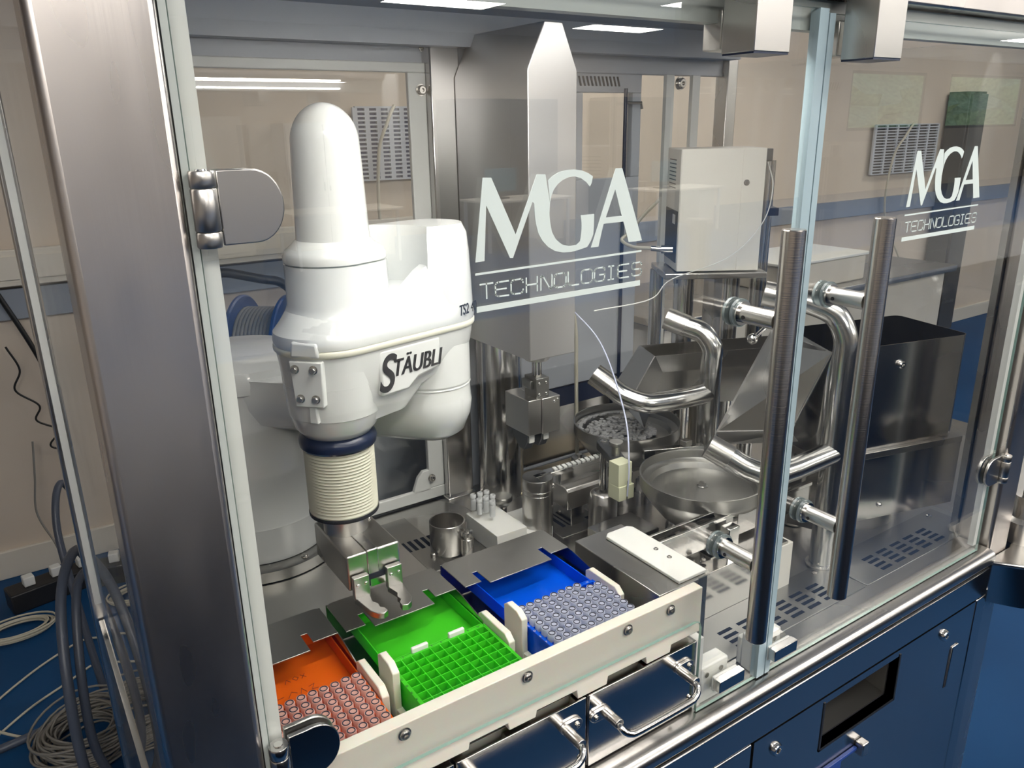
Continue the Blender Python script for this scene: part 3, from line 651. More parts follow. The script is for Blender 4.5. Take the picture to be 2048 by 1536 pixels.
strokes(bm_, [[(0.0,0.0),(0.004,0.008),(0.008,0.001)], [(0.012,0.006),(0.016,0.009),(0.02,0.004),(0.016,0),(0.012,0.006)], [(0.024,0.0),(0.03,0.008)], [(0.03,0),(0.024,0.008)]], 0.0007, 0, 0.0003)
strokes(bm_, [[(-0.02,-0.025),(-0.01,-0.024)], [(-0.005,-0.03),(0.002,-0.02),(0.008,-0.026)], [(0.012,-0.03),(0.016,-0.02),(0.02,-0.03)], [(0.026,-0.022),(0.034,-0.02),(0.028,-0.03),(0.036,-0.031)]], 0.0007, 0, 0.0003)
xform(bm_, Matrix.Translation((0.235, 0.235, 1.0606))@Matrix.Rotation(-PI/2, 4, 'X'))
obj('pen_marks', bm_, mat('brown_pen', (0.25,0.04,0.01), 0.6), lo_, smooth=0)
def vial_proto(name, label, group, mbody, loc):
    z = 0.0; mb = MB()
    mb.lathe([(0.0045,0),(0.0054,0.003),(0.0056,0.034),(0.0064,0.0345),(0.0067,0.0355),(0.0067,0.0470),(0.0062,0.0478),(0.0056,0.0478),(0.0044,0.0476),(0.0,0.0476)], n=18, cap1=False)
    o = obj(name, mb, mbody, smooth=40); o.location = loc; ROOTM[o.name] = Matrix.Translation(loc)
    tag(o, label, 'tube', group)
    r = MB().lathe([(0.0040,0.0472),(0.0041,0.0484),(0.0052,0.0485),(0.0054,0.0472)], n=18, cap0=False, cap1=False)
    rr = obj('cap_ring', r, m_capr, o); rr.matrix_parent_inverse = Matrix.Identity(4); rr.location = (0,0,0)
    return o
def put(o, x, y, z, first):
    if first: r = o
    else:
        r = o.copy(); COL.objects.link(r)
        for c in o.children:
            d = c.copy(); COL.objects.link(d); d.parent = r
    r.location = (x, y, z); return r
zT = 1.0485
ORD = ('first','second','third','fourth','fifth','sixth','seventh','eighth','ninth','tenth')
first = True
vb = vial_proto('sample_tube', 'clear capped sample tube standing in the blue rack', 'clear tubes filling the blue rack', m_vial, (0,0,0))
for j in range(8):
    for i in range(10):
        if j == 0 and i >= 8: continue
        put(vb, XB+(i+0.5)*PITCH, 0.160-(j+0.5)*PITCH, zT+random.uniform(-0.0006,0.0006), first)['label'] = 'clear tube in the blue rack, %s row from the back, %s from left' % (ORD[j], ORD[i]); first = False
first = True
vo = vial_proto('sample_tube', 'clear capped sample tube tinted pink, standing in the orange rack', 'clear tubes filling the orange rack', m_vialp, (0,0,0))
for j in range(8):
    for i in range(10):
        if j == 7 and i == 7: continue
        put(vo, XO+(i+0.5)*PITCH, 0.160-(j+0.5)*PITCH, zT+random.uniform(-0.0006,0.0006), first)['label'] = 'pinkish tube in the orange rack, %s row from the back, %s from right' % (ORD[j], ORD[9-i]); first = False
rc = MB().lathe([(0.005,0),(0.0062,0.002),(0.0062,0.044),(0.0055,0.046)], c=(XO+7.5*PITCH, 0.160-7.5*PITCH, zT), n=20)
tag(obj('sample_tube', rc, m_redplas), 'single red capped tube in the front row of the orange rack', 'tube')
# white rack nests
def nest(x0, label, left=True, right=True):
    t = thing('rack_nest', label, 'rack holder', (x0+0.07, 0.1, 1.03))
    obj('base_strip', MB().box(x0-0.014, x0-0.005, 0.03, 0.16, 1.0285, 1.045).box(x0+0.157, x0+0.168, 0.03, 0.16, 1.0285, 1.045), m_cream, t, bevel=0.001)
    for a in (x0-0.0165, x0+0.1575):
        pr = [(0.118,1.0285),(0.166,1.0285),(0.166,1.105),(0.158,1.111),(0.132,1.111),(0.118,1.102)] if a < x0 else [(0.10,1.0285),(0.185,1.0285),(0.185,1.092),(0.177,1.098),(0.112,1.098),(0.10,1.088)]
        obj('guide_tab', MB().prism(pr, a, a+0.0105, axis='x'), m_cream, t, bevel=0.0012)
    return t
nest(XO, 'cream plastic holder around the orange rack'); nest(XG, 'cream plastic holder around the green rack'); nest(XB, 'cream plastic holder around the blue rack')
# steel lid covers
cov = ('thin steel cover plate over the orange lid', 'thin steel cover plate over the green lid, below the gripper fingers', 'thin steel cover plate over the blue lid')
for k, (a, b) in enumerate(((0.135, 0.322), (0.333, 0.519), (0.533, 0.742))):
    t = obj('cover_plate', MB().prism([(a,0.245),(a+0.030,0.245),(a+0.030,0.275),(a+0.040,0.275),(a+0.040,0.234),(b-0.047,0.234),(b-0.047,0.275),(b-0.037,0.275),(b-0.037,0.250),(b,0.250),(b,0.322),(b-0.006,0.328),(a+0.006,0.328),(a,0.322)], 1.0985, 1.1005, axis='z'), m_satin, bevel=0.0005)
    tag(t, cov[k], 'cover plate')
    obj('side_wall', MB().prism([(0.168,1.035),(0.328,1.035),(0.328,1.0985),(0.240,1.0985),(0.170,1.086)], b-0.0005, b+0.001, axis='x').box(a, b-0.001, 0.326, 0.328, 1.03, 1.0985), m_front, t)

# ================================================================== STEEL BLOCK AND TRACK
t = thing('transfer_block', 'steel box with a white plastic top plate at the right of the racks', 'machine block', (0.82, 0.16, 0.9))
obj('cover_box', MB().box(0.765, 0.872, 0.050, 0.260, 0.9, 1.1), m_sheet, t, bevel=0.0015)
wp = obj('top_plate', MB().prism([(0.813,0.056),(0.875,0.056),(0.875,0.232),(0.868,0.240),(0.822,0.240),(0.813,0.232)], 1.1002, 1.106), m_hdpe, t, bevel=0.001)
for a, b in ((0.853, 0.15), (0.853, 0.118)): boltat('screw', (a, b, 1.106), (0,0,1), 0.0035, 0.002, wp)
t = thing('track_stand', 'steel base box with mirror-like side carrying the linear track', 'machine block', (1.04, 0.2, 0.9))
obj('base_box', MB().box(0.876, 1.205, 0.160, 0.270, 0.9, 1.0), m_pol, t, bevel=0.001)
obj('end_box', MB().box(1.185, 1.228, 0.146, 0.21, 0.9, 0.9985), m_box, t, bevel=0.001)
obj('top_flange', MB().box(0.876, 1.0, 0.155, 0.275, 1.0005, 1.004).box(1.08, 1.215, 0.148, 0.275, 0.99, 1.004), m_brush, t, bevel=0.001)
br = MB()
for xx in (0.93, 0.965, 0.995, 1.06): br.box(xx, xx+0.004, 0.225, 0.232, 1.004, 1.05).box(xx-0.008, xx+0.012, 0.20, 0.232, 1.004, 1.008)
obj('bracket', br, m_pol, t)
for xx in (0.925, 0.955, 0.985, 1.02): boltat('bolt', (xx, 0.19, 1.004), (0,0,1), 0.005, 0.006, t)
t = thing('linear_track', 'pair of long thin steel guide rails running right from the white top plate', 'track', (1.1, 0.22, 1.06))
obj('guide_rail', MB().box(0.875, 1.36, 0.222, 0.228, 1.066, 1.078), m_pol, t, bevel=0.0008)
obj('guide_rail', MB().box(0.895, 1.36, 0.206, 0.2115, 1.062, 1.070), m_pol, t, bevel=0.0008)
obj('rail_web', MB().box(0.895, 1.36, 0.2115, 0.222, 1.050, 1.056).box(0.895, 1.36, 0.2085, 0.2115, 1.015, 1.0625), m_front, t, bevel=0.0005)
obj('rail_bracket', MB().box(1.075, 1.105, 0.180, 0.204, 1.004, 1.058), m_pol, t, bevel=0.002)
obj('guard_plate', MB().box(1.125, 1.20, 0.202, 0.2045, 1.045, 1.095), m_front, t, bevel=0.0005)

# ================================================================== ROBOT ARM
Q = Vector((0.3885, 0.358, 0)); ANG = math.radians(10)
FM = Matrix.Translation(Q)@Matrix.Rotation(ANG, 4, 'Z')     # forearm frame: +x towards the elbow
LE = 0.186
def capsule(u0, r0, u1, r1, z, n=20, M=FM):
    out = []
    for k in range(n+1):
        t = -PI/2+PI*k/n; out.append(Vector((u1+r1*math.cos(t), r1*math.sin(t), z)))
    for k in range(n+1):
        t = PI/2+PI*k/n; out.append(Vector((u0+r0*math.cos(t), r0*math.sin(t), z)))
    return [M@p for p in out]
rbt = thing('robot_arm', 'glossy white four axis robot arm with maker name in black letters', 'robot', (0.36, 0.70, 1.03))
obj('base', MB().lathe([(0.125,1.055),(0.129,1.065),(0.130,1.12),(0.131,1.123),(0.130,1.126),(0.132,1.22),(0.1325,1.224),(0.132,1.228),(0.133,1.36),(0.131,1.372),(0.137,1.376),(0.137,1.395),(0.130,1.412),(0.10,1.422)], c=(0.345,0.70,0), n=64), m_white, rbt)
obj('mounting_ring', MB().lathe([(0.132,1.028),(0.150,1.03),(0.150,1.050),(0.143,1.054),(0.126,1.054)], c=(0.345,0.70,0), n=64), m_satin, rbt)
for a in (-75, -50, -25): 
    a = math.radians(a); boltat('bolt', (0.345+0.139*math.cos(a), 0.70+0.139*math.sin(a), 1.054), (0,0,1), 0.006, 0.004, rbt)
rg_ = [capsule(0,0.062,0.19,0.05,z,M=Matrix.Translation((0.575,0.392,0))@Matrix.Rotation(math.radians(126),4,'Z')) for z in ()]
UM = Matrix.Translation((0.568,0.390,0))@Matrix.Rotation(math.atan2(0.70-0.390, 0.345-0.568), 4, 'Z')
ul = math.hypot(0.223, 0.310)
obj('upper_arm', MB().rings([capsule(0,0.034,ul,0.08,1.308,M=UM), capsule(0,0.050,ul,0.10,1.320,M=UM), capsule(0,0.0615,ul,0.11,1.348,M=UM), capsule(0,0.0640,ul,0.112,1.370,M=UM), capsule(0,0.0625,ul,0.11,1.377,M=UM), capsule(0,0.0615,ul,0.108,1.40,M=UM)]), m_white, rbt, smooth=50)
obj('elbow_joint', MB().lathe([(0.063,1.40),(0.0625,1.4015),(0.060,1.402),(0.060,1.404),(0.063,1.405),(0.063,1.47)], c=(0.568,0.390,0), n=48), m_white, rbt)
ls = MB()
ls.rings([capsule(0.005,0.060,LE-0.02,0.020,1.408), capsule(0.0,0.068,LE-0.01,0.052,1.436), capsule(0.0,0.072,LE,0.062,1.47), capsule(0,0.075,LE,0.066,1.496)])
ls.lathe([(0.045,1.366),(0.052,1.368),(0.0605,1.380),(0.0655,1.400),(0.067,1.401),(0.0695,1.43),(0.0735,1.494)], n=56, M=FM)
ls.rings([capsule(0.0,0.0565,0.075,0.045,1.386), capsule(0.0,0.066,0.10,0.048,1.412), capsule(0.0,0.071,0.13,0.055,1.45)])
lo = obj('lower_shell', ls, m_white, rbt, smooth=40)
obj('shell_gasket', MB().rings([capsule(0,0.0765,LE,0.0675,1.4965), capsule(0,0.0785,LE,0.0695,1.499), capsule(0,0.0785,LE,0.0695,1.505), capsule(0,0.0765,LE,0.0675,1.507)]), mat('cream_gasket', (0.75,0.74,0.62), 0.35), rbt, smooth=50)
us = MB()
us.rings([capsule(0,0.0775,LE,0.0685,1.5072), capsule(0,0.0785,LE,0.0695,1.513), capsule(0,0.0765,LE,0.068,1.524), capsule(0.004,0.070,LE,0.066,1.536), capsule(0.01,0.062,LE,0.062,1.556), capsule(0.02,0.052,LE+0.002,0.056,1.572)])
# rear hump with a concave front, leaning shoulders
def crescent(rt, rn, z, w):
    out = []
    for k in range(25):
        t = math.radians(-112+224*k/24); out.append(Vector((LE+rt*math.cos(t), min(w, max(-w, rt*math.sin(t))), z)))
    cu, cv = 0.058, -0.030
    a0 = math.radians(100); a1_ = -math.asin(min(0.9, (w*0.90+cv)/rn))
    for k in range(19):
        t = a0+(a1_-a0)*k/18; out.append(Vector((cu+rn*math.cos(t), min(w-0.004, cv+rn*math.sin(t)), z)))
    return [FM@p for p in out]
us.rings([crescent(0.0685,0.078,1.513,0.068), crescent(0.067,0.082,1.545,0.066), crescent(0.066,0.085,1.575,0.065), crescent(0.064,0.088,1.614,0.063), crescent(0.0635,0.0885,1.617,0.062), crescent(0.061,0.090,1.640,0.058), crescent(0.054,0.095,1.654,0.051)])
# low shoulders sweeping from the nose up to the hump
for sgn in (-1, 1):
    sh = []
    for u, zz, yo in ((-0.02,1.530,0.074), (0.04,1.540,0.075), (0.09,1.566,0.072), (0.13,1.594,0.068), (0.17,1.612,0.063)):
        sh.append([FM@Vector((u, sgn*(yo+0.001), 1.508)), FM@Vector((u, sgn*(yo-0.003), zz-0.012)), FM@Vector((u, sgn*(yo-0.014), zz)), FM@Vector((u, sgn*(yo-0.034), zz-0.002)), FM@Vector((u, sgn*(yo-0.040), 1.508))])
    us.rings(sh)
obj('upper_shell', us, m_white, rbt, smooth=28)
CC = FM@Vector((0.018, 0, 0))
tw = MB(); CM = Matrix.Translation(CC)
tw.rings([capsule(0,0.0775,0.030,0.068,1.520,M=FM@Matrix.Translation((0.004,0,0))), capsule(0,0.076,0.028,0.066,1.533,M=FM@Matrix.Translation((0.008,0,0))), capsule(0,0.069,0.024,0.064,1.546,M=FM@Matrix.Translation((0.012,0,0))), capsule(0,0.0655,0.022,0.061,1.56,M=FM@Matrix.Translation((0.014,0,0))), capsule(0,0.0645,0.022,0.060,1.616,M=FM@Matrix.Translation((0.014,0,0)))])
obj('spindle_housing', tw, m_white, rbt, smooth=50)
obj('cover_joint', MB().rings([capsule(0,0.0625,0.022,0.058,1.616,M=FM@Matrix.Translation((0.014,0,0))), capsule(0,0.0625,0.022,0.058,1.6185,M=FM@Matrix.Translation((0.014,0,0)))]), m_gseal, rbt)
cv = MB()
cv.rings([capsule(0,0.0650,0.022,0.060,1.6185,M=FM@Matrix.Translation((0.014,0,0))), capsule(0,0.0655,0.022,0.060,1.627,M=FM@Matrix.Translation((0.014,0,0))), capsule(0,0.063,0.018,0.058,1.634,M=FM@Matrix.Translation((0.015,0,0))), capsule(0,0.056,0.006,0.054,1.6415,M=FM@Matrix.Translation((0.018,0,0))), capsule(0,0.0515,0.001,0.0515,1.648,M=FM@Matrix.Translation((0.02,0,0)))])
prof = [(0.0515,1.645),(0.0505,1.66),(0.0475,1.745),(0.046,1.775)]+[(0.046*math.cos(t), 1.775+0.052*math.sin(t)) for t in [PI/2*k/12 for k in range(1, 13)]]
cv.lathe(prof, n=64, M=FM@Matrix.Translation((0.021,0,0)))
obj('spindle_cover', cv, m_white, rbt, smooth=50)
# bolted nose plate
pn_ = Vector((-0.71, -0.70, 0)).normalized()
pc = Vector((0.3885, 0.358, 1.462))+pn_*0.0705
tx = Vector((0,0,1)).cross(pn_).normalized(); PM = Matrix((( tx.x, pn_.x, 0, pc.x), (tx.y, pn_.y, 0, pc.y), (0, 0, 1, pc.z), (0,0,0,1)))
np_ = obj('nose_plate', MB().prism([(-0.022,-0.034),(0.020,-0.034),(0.023,0.032),(-0.026,0.032)], -0.02, 0.0075, M=PM, axis='y').prism([(-0.006,-0.06),(0.008,-0.06),(0.006,-0.034),(-0.005,-0.034)], -0.02, 0.003, M=PM, axis='y'), m_white, rbt, bevel=0.002)
for a, b in ((-0.017, 0.021), (0.010, 0.021), (-0.0125, -0.021), (0.010, -0.021)):
    p = PM@Vector((a, 0.0075, b)); k = obj('bolt', MB().lathe([(0.0062,0),(0.0062,0.0012),(0.0047,0.0014),(0.0047,0.005),(0.004,0.0062)], n=18, M=Matrix.Translation(p)@pn_.to_track_quat('Z','Y').to_matrix().to_4x4()), m_boltm, rbt)
obj('nose_boss', MB().prism([(-0.024,0.036),(0.020,0.036),(0.018,0.058),(-0.02,0.06)], -0.02, 0.008, M=PM, axis='y'), m_white, rbt, bevel=0.004)
# side badge panel and lettering on the camera side
sd = FM@Matrix.Translation((0.03,-0.071,0))
TM = FM@Matrix.Translation((0,-0.0745,0))@Matrix.Rotation(math.radians(2.7), 4, 'Z')
obj('side_panel', MB().prism([(0.035,1.425),(0.085,1.425),(0.105,1.440),(0.150,1.447),(0.150,1.494),(0.035,1.494)], -0.0006, 0.02, M=TM, axis='y'), m_white, rbt, bevel=0.004)
bmS = text_bm('S', 0.076, 0.0008, shear=0.30, bold=0.0012, width=0.80); xform(bmS, Matrix.Translation((0.028,0,1.4330))@Matrix.Rotation(PI/2,4,'X'))
for sh_ in (-0.0008, -0.0003, 0.0003, 0.0008):
    bmT = text_bm('TÄUBLI', 0.0365, 0.0008, shear=0.28, width=0.78); xform(bmT, Matrix.Translation((0.0545+sh_,0,1.451))@Matrix.Rotation(PI/2,4,'X')); merge(bmS, bmT)
xform(bmS, TM@Matrix.Translation((0,-0.0016,0)))
obj('maker_lettering', bmS, m_ink, rbt, smooth=0)
bmS = text_bm('TS2', 0.023, 0.0006, shear=0.1, bold=0.0003, width=0.75); b2 = text_bm('40', 0.023, 0.0006, shear=0.1, width=0.72); xform(b2, Matrix.Translation((0.0325,0,0))); merge(bmS, b2)
xform(bmS, FM@Matrix.Translation((LE-0.002,0,0))@Matrix.Rotation(math.radians(17),4,'Z')@Matrix.Translation((-0.026,-0.0735,1.5200))@Matrix.Rotation(PI/2,4,'X'))
obj('type_lettering', bmS, m_ink, rbt, smooth=0)
# bellows
pr = []; zb = 1.240
for k in range(21):
    z = zb+0.004+k*0.0049; pr += [(0.0525, z), (0.0498, z+0.00245)]
pr = [(0.048, zb), (0.0525, zb+0.001)]+pr+[(0.052, 1.347), (0.046, 1.349)]
obj('bellows', MB().lathe(pr, c=tuple(Q), n=64), m_bellow, rbt, smooth=80)
obj('upper_collar', MB().lathe([(0.050,1.347),(0.0565,1.348),(0.0575,1.353),(0.0575,1.358),(0.0555,1.363),(0.05,1.367)], c=tuple(Q), n=56), m_navy, rbt)
obj('steel_band', MB().lathe([(0.053,1.3445),(0.0545,1.345),(0.0545,1.3475),(0.053,1.348)], c=tuple(Q), n=56), m_pol, rbt)
obj('lower_collar', MB().lathe([(0.047,1.234),(0.0528,1.235),(0.0532,1.239),(0.052,1.2415)], c=tuple(Q), n=56), m_black, rbt)
# gripper
gr = MB().lathe([(0.034,1.203),(0.034,1.225),(0.043,1.232),(0.045,1.2345)], c=tuple(Q), n=48)
obj('tool_flange', gr, m_brush, rbt)
gb = obj('gripper_body', MB().box(0.352,0.4365,0.270,0.402,1.146,1.203), m_brush, rbt, bevel=0.003, seg=3)
obj('centre_band', MB().box(0.3825,0.4015,0.2685,0.35,1.15,1.2045), m_sheet, gb, bevel=0.002)
for a, b in ((0.363,0.352), (0.428,0.395), (0.428,0.362), (0.366,0.397)): boltat('bolt', (a, b, 1.203), (0,0,1), 0.0035, 0.004, gb)
obj('jaw_slot', MB().box(0.377,0.432,0.2675,0.2695,1.1465,1.165), m_slot, gb)
obj('jaw_rail', MB().box(0.383,0.41,0.262,0.268,1.148,1.160), m_pol, gb)
def finger(x0, sgn):
    f = MB()
    f.box(x0, x0+0.024, 0.2575, 0.2672, 1.136, 1.172)
    o_ = [(x0+0.0,0.262),(x0+0.001,0.2555),(x0+0.006,0.217),(x0+0.012,0.206),(x0+0.020,0.201),(x0+0.0275,0.205),(x0+0.027,0.214),(x0+0.022,0.220),(x0+0.0235,0.229),(x0+0.019,0.238),(x0+0.0205,0.246),(x0+0.024,0.262)]
    if sgn < 0: o_ = [(2*x0+0.024-a, b) for a, b in o_][::-1]
    f.prism(o_, 1.130, 1.1395)
    k = obj('gripper_finger', f, m_brush, gb, bevel=0.0008)
    for q in (0.006, 0.0185): boltat('screw', (x0+q, 0.2575, 1.160), (0,-1,0), 0.0026, 0.0018, k, m_pol)
finger(0.3555, 1); finger(0.4085, -1)
pl_ = obj('robot_plinth', MB().box(0.09,0.565,0.345,0.88,0.9022,1.028), m_sheet, bevel=0.002); tag(pl_, 'bright steel plinth under the white robot base', 'plinth')

# ================================================================== VERTICAL AXIS WITH SECOND GRIPPER
ax = thing('transfer_axis', 'tall steel covered lifting axis with chamfered top and hanging gripper', 'machine axis', (0.99, 0.85, 0.9))
obj('round_column', MB().lathe([(0.058,0.9),(0.058,1.31)], c=(0.993,0.852,0), n=56), m_pol, ax)
hz = MB(); prf = [(0.917,1.318),(1.037,1.318),(1.037,1.895),(1.0,1.981),(0.957,1.981),(0.917,1.895)]
hz.prism(prf, 0.608, 0.884, axis='y')
obj('housing', hz, m_hous, ax, bevel=0.002)
for a, b in ((0.947,1.80),(1.0,1.80),(0.973,1.77)): pass
obj('bushing', MB().lathe([(0.026,1.300),(0.028,1.302),(0.028,1.3175)], c=(0.975,0.665,0), n=40), m_brush, ax)
obj('shaft', MB().lathe([(0.011,1.245),(0.011,1.30)], c=(0.975,0.665,0)), m_pol, ax)
cl_ = obj('shaft_clamp', MB().box(0.958,0.993,0.643,0.69,1.215,1.262).box(0.95,0.958,0.655,0.69,1.235,1.255), m_satin, ax, bevel=0.0015)
for a in (0.966,0.985):
    for b in (1.224,1.250): boltat('screw', (a,0.643,b), (0,-1,0), 0.003, 0.002, cl_, m_pol)
gp = obj('gripper_body', MB().box(0.934,0.969,0.640,0.735,1.132,1.216).box(0.970,1.020,0.638,0.735,1.130,1.215), m_brush, ax, bevel=0.002)
for a, b in ((1.004,1.203),(1.013,1.206)): boltat('screw', (a,0.638,b), (0,-1,0), 0.003, 0.002, gp, m_pol)
for k, x in enumerate((0.942, 0.982)):
    j = obj('gripper_jaw', MB().prism([(0.655,1.131),(0.72,1.131),(0.715,1.112),(0.69,1.088),(0.672,1.088),(0.66,1.108)], x, x+0.022, axis='x'), m_dark, gp, bevel=0.0015)
    obj('jaw_pad', MB().box(x+0.004,x+0.018,0.655,0.659,1.108,1.125), m_hdpe, j)

# ================================================================== BENCH PARTS BEHIND THE RACKS
t = thing('steel_cup', 'open brushed steel cup with a side clamp, between robot and white block', 'cup', (0.733, 0.67, 0.9022))
obj('cup_body', MB().lathe([(0.0385,0.9025),(0.0395,0.904),(0.0395,0.973),(0.0385,0.974),(0.0365,0.973),(0.0365,0.912),(0.0,0.911)], c=(0.733,0.67,0), n=56, cap1=False), m_brush, t)
obj('clamp_cylinder', MB().lathe([(0.014,0.9025),(0.014,0.942),(0.013,0.943)], c=(0.757,0.625,0)), m_brush, t)
obj('clamp_knob', MB().lathe([(0.008,0.943),(0.008,0.95),(0.014,0.951),(0.014,0.957),(0.006,0.958),(0.006,0.961)], c=(0.757,0.625,0)), m_pol, t)
obj('base_pin', MB().lathe([(0.006,0.9025),(0.006,0.913),(0.0045,0.915)], c=(0.688,0.655,0)), m_brush, t)
bb = obj('oval_bolt', MB().lathe([(0.012,0),(0.012,0.002),(0.009,0.0045)], c=(0.642,0.628,0.905), n=28), m_pol); tag(bb, 'large oval headed bolt on the flat plate in front of the steel cup', 'bolt')
wbk = thing('tube_block', 'white plastic block holding seven empty tubes', 'block', (0.86, 0.64, 0.9))
obj('upper_block', MB().box(0.806,0.884,0.580,0.712,0.9,0.950), m_hdpe, wbk, bevel=0.001)
obj('lower_block', MB().box(0.885,0.952,0.575,0.690,0.9,0.932), m_hdpe, wbk, bevel=0.001)
ev = MB().lathe([(0.0062,-0.012),(0.0062,0.012),(0.0062,0.0125),(0.0052,0.0135),(0.0052,0.017),(0.0068,0.0185),(0.0068,0.0245),(0.0060,0.0255),(0.0048,0.0255),(0.0048,-0.01)], n=20, cap1=False)
e0 = obj('open_tube', ev, m_vialw, smooth=45); ROOTM[e0.name] = Matrix.Identity(4)
tag(e0, 'empty open plastic tube standing in the white block', 'tube', 'seven open tubes in the white block')
ps = [(0.818,0.698),(0.836,0.698),(0.854,0.698),(0.818,0.672),(0.836,0.672),(0.854,0.672),(0.836,0.646)]
spot = ('back row, left', 'back row, middle', 'back row, right', 'middle row, left', 'middle row, centre', 'middle row, right', 'single one in front')
for k, (a, b) in enumerate(ps): put(e0, a, b, 0.9625, k == 0)['label'] = 'open plastic tube in the white block: '+spot[k]
kb = thing('clamping_knob', 'round steel clamping knob between white block and pillar', 'knob', (0.905, 0.70, 0.9))
obj('stem', MB().lathe([(0.009,0.9),(0.009,0.948)], c=(0.905,0.708,0)), m_brush, kb)
obj('head', MB().lathe([(0.014,0.944),(0.021,0.952),(0.023,0.957),(0.023,0.965),(0.021,0.968)], c=(0.905,0.708,0), n=36), m_satin, kb)
pi = thing('cylindrical_pillar', 'brushed steel pillar at the end of the vial conveyor', 'pillar', (0.932, 0.605, 0.9))
obj('pillar_body', MB().lathe([(0.035,0.9),(0.035,1.012),(0.0345,1.0125),(0.0345,1.0135),(0.035,1.014),(0.035,1.022),(0.0345,1.0225),(0.0345,1.0235),(0.035,1.024),(0.035,1.047),(0.034,1.049)], c=(0.932,0.605,0), n=48), m_brush, pi)
obj('outlet_slot', MB().box(0.925,0.945,0.60,0.613,1.0485,1.0505).box(0.943,0.968,0.603,0.611,1.0485,1.0515), m_pol, pi)
boltat('set_screw', (0.957,0.581,1.03), (0.7,-0.7,0), 0.005, 0.004, pi)
cvy = thing('vial_conveyor', 'linear conveyor with rounded steel cover between pillar and bowl feeder', 'conveyor', (1.1, 0.64, 0.9))
obj('conveyor_stand', MB().box(1.02,1.06,0.595,0.665,0.9,0.97).box(1.06,1.20,0.605,0.655,0.9,0.95), m_front, cvy, bevel=0.001)
cs = [(0.583,0.952),(0.583,0.996),(0.588,1.003),(0.60,1.005),(0.675,1.005),(0.675,0.952)]
obj('conveyor_cover', MB().prism(cs[::-1], 1.0, 1.24, axis='x'), m_brush, cvy, bevel=0.002)
obj('conveyor_rail', MB().box(0.965,1.26,0.607,0.632,1.035,1.046).box(1.0,1.24,0.61,0.63,1.0055,1.035), m_pol, cvy, bevel=0.001)
ck = MB()
for k in range(20): ck.prism([(0.985+k*0.0135,0.612),(0.994+k*0.0135,0.612),(0.997+k*0.0135,0.627),(0.988+k*0.0135,0.627)], 1.046, 1.0485)
obj('conveyor_chain', ck, m_seal, cvy)
for z in (0.92,): boltat('screw', (1.02,0.64,z), (-1,0,0), 0.004, 0.003, cvy)
po = obj('stop_post', MB().lathe([(0.012,0.9),(0.012,0.985),(0.02,0.987),(0.02,1.005),(0.018,1.008),(0.007,1.009),(0.007,1.015)], c=(1.135,0.71,0)), m_brush); tag(po, 'short steel stop post behind the vial conveyor', 'post')
pt = thing('swing_arm_station', 'steel piston with dark swing arm carrying a pale yellow block and silver knob', 'machine station', (1.06, 0.53, 0.9))
obj('cylinder_body', MB().lathe([(0.0325,0.9),(0.0325,0.982),(0.0322,0.9825),(0.0295,1.0),(0.026,1.004),(0.019,1.006),(0.018,1.0)], c=(1.062,0.532,0), n=48), m_brush, pt)
obj('piston_rod', MB().lathe([(0.0092,0.99),(0.0092,1.112)], c=(1.062,0.532,0), n=32), m_pol, pt)
AM = Matrix.Translation((1.062,0.532,0))@Matrix.Rotation(math.radians(-112),4,'Z')
arm = MB().rings([capsule(0,0.017,0.098,0.015,1.108,n=8,M=AM), capsule(0,0.017,0.098,0.015,1.126,n=8,M=AM)])
obj('swing_arm', arm, m_dark, pt, bevel=0.0015)
boltat('arm_bolt', tuple(AM@Vector((0.0,0,1.126))), (0,0,1), 0.007, 0.004, pt, m_pol)
kp = AM@Vector((0.078,0,0))
obj('clamp_knob', MB().lathe([(0.0095,1.1265),(0.0095,1.146),(0.0155,1.149),(0.0155,1.155),(0.0145,1.157)], c=(kp.x,kp.y,0), n=32), m_satin, pt)
bp = AM@Vector((0.116,0,0)); BM_ = Matrix.Translation((bp.x-0.002,bp.y,0))
obj('yellow_block', MB().box(-0.018,0.018,-0.014,0.018,1.078,1.128,M=BM_).box(-0.018,0.023,-0.017,0.018,1.046,1.078,M=BM_), m_peek, pt, bevel=0.001)
obj('needle', MB().cyl((bp.x,bp.y-0.019,1.038),(bp.x,bp.y-0.019,1.09),0.0012,n=8), m_pol, pt)
hs_ = obj('thin_hose', MB().tube(spline([(bp.x,bp.y-0.0195,1.055),(bp.x+0.002,bp.y-0.0195,1.13),(1.045,0.45,1.22),(1.075,0.56,1.335),(1.06,0.64,1.40),(1.03,0.68,1.44)], 10), 0.0017, 8), mat('clear_hose', (0.55,0.58,0.75), 0.25)); tag(hs_, 'thin translucent hose curving up from the pale yellow block', 'hose')

# ================================================================== BOWL FEEDERS
def bowl(x, y, R, label, parts_inside):
    t = thing('bowl_feeder', label, 'bowl feeder', (x, y, 0.9))
    obj('drive_unit', MB().lathe([(0.072,0.9),(0.072,0.975),(0.065,0.99),(0.05,1.0)], c=(x,y,0), n=48), m_front, t)
    pr_ = [(0.05,1.0),(0.085,1.012),(R*0.86,1.045),(R-0.001,1.070),(R,1.074),(R,1.098),(R+0.001,1.1),(R-0.002,1.1005),(R-0.003,1.098),(R-0.004,1.082),(R-0.010,1.078),(R-0.020,1.0775),(R-0.024,1.070),(R-0.026,1.066),(R-0.040,1.0655),(0.05,1.0685),(0.0,1.070)]
    obj('bowl', MB().lathe(pr_, c=(x,y,0), n=72, cap0=True, cap1=False), m_satin, t, smooth=40)
    obj('centre_bolt', MB().lathe([(0.012,1.070),(0.012,1.0725),(0.008,1.073),(0.0075,1.080)], c=(x,y,0), n=6), m_pol, t)
    return t
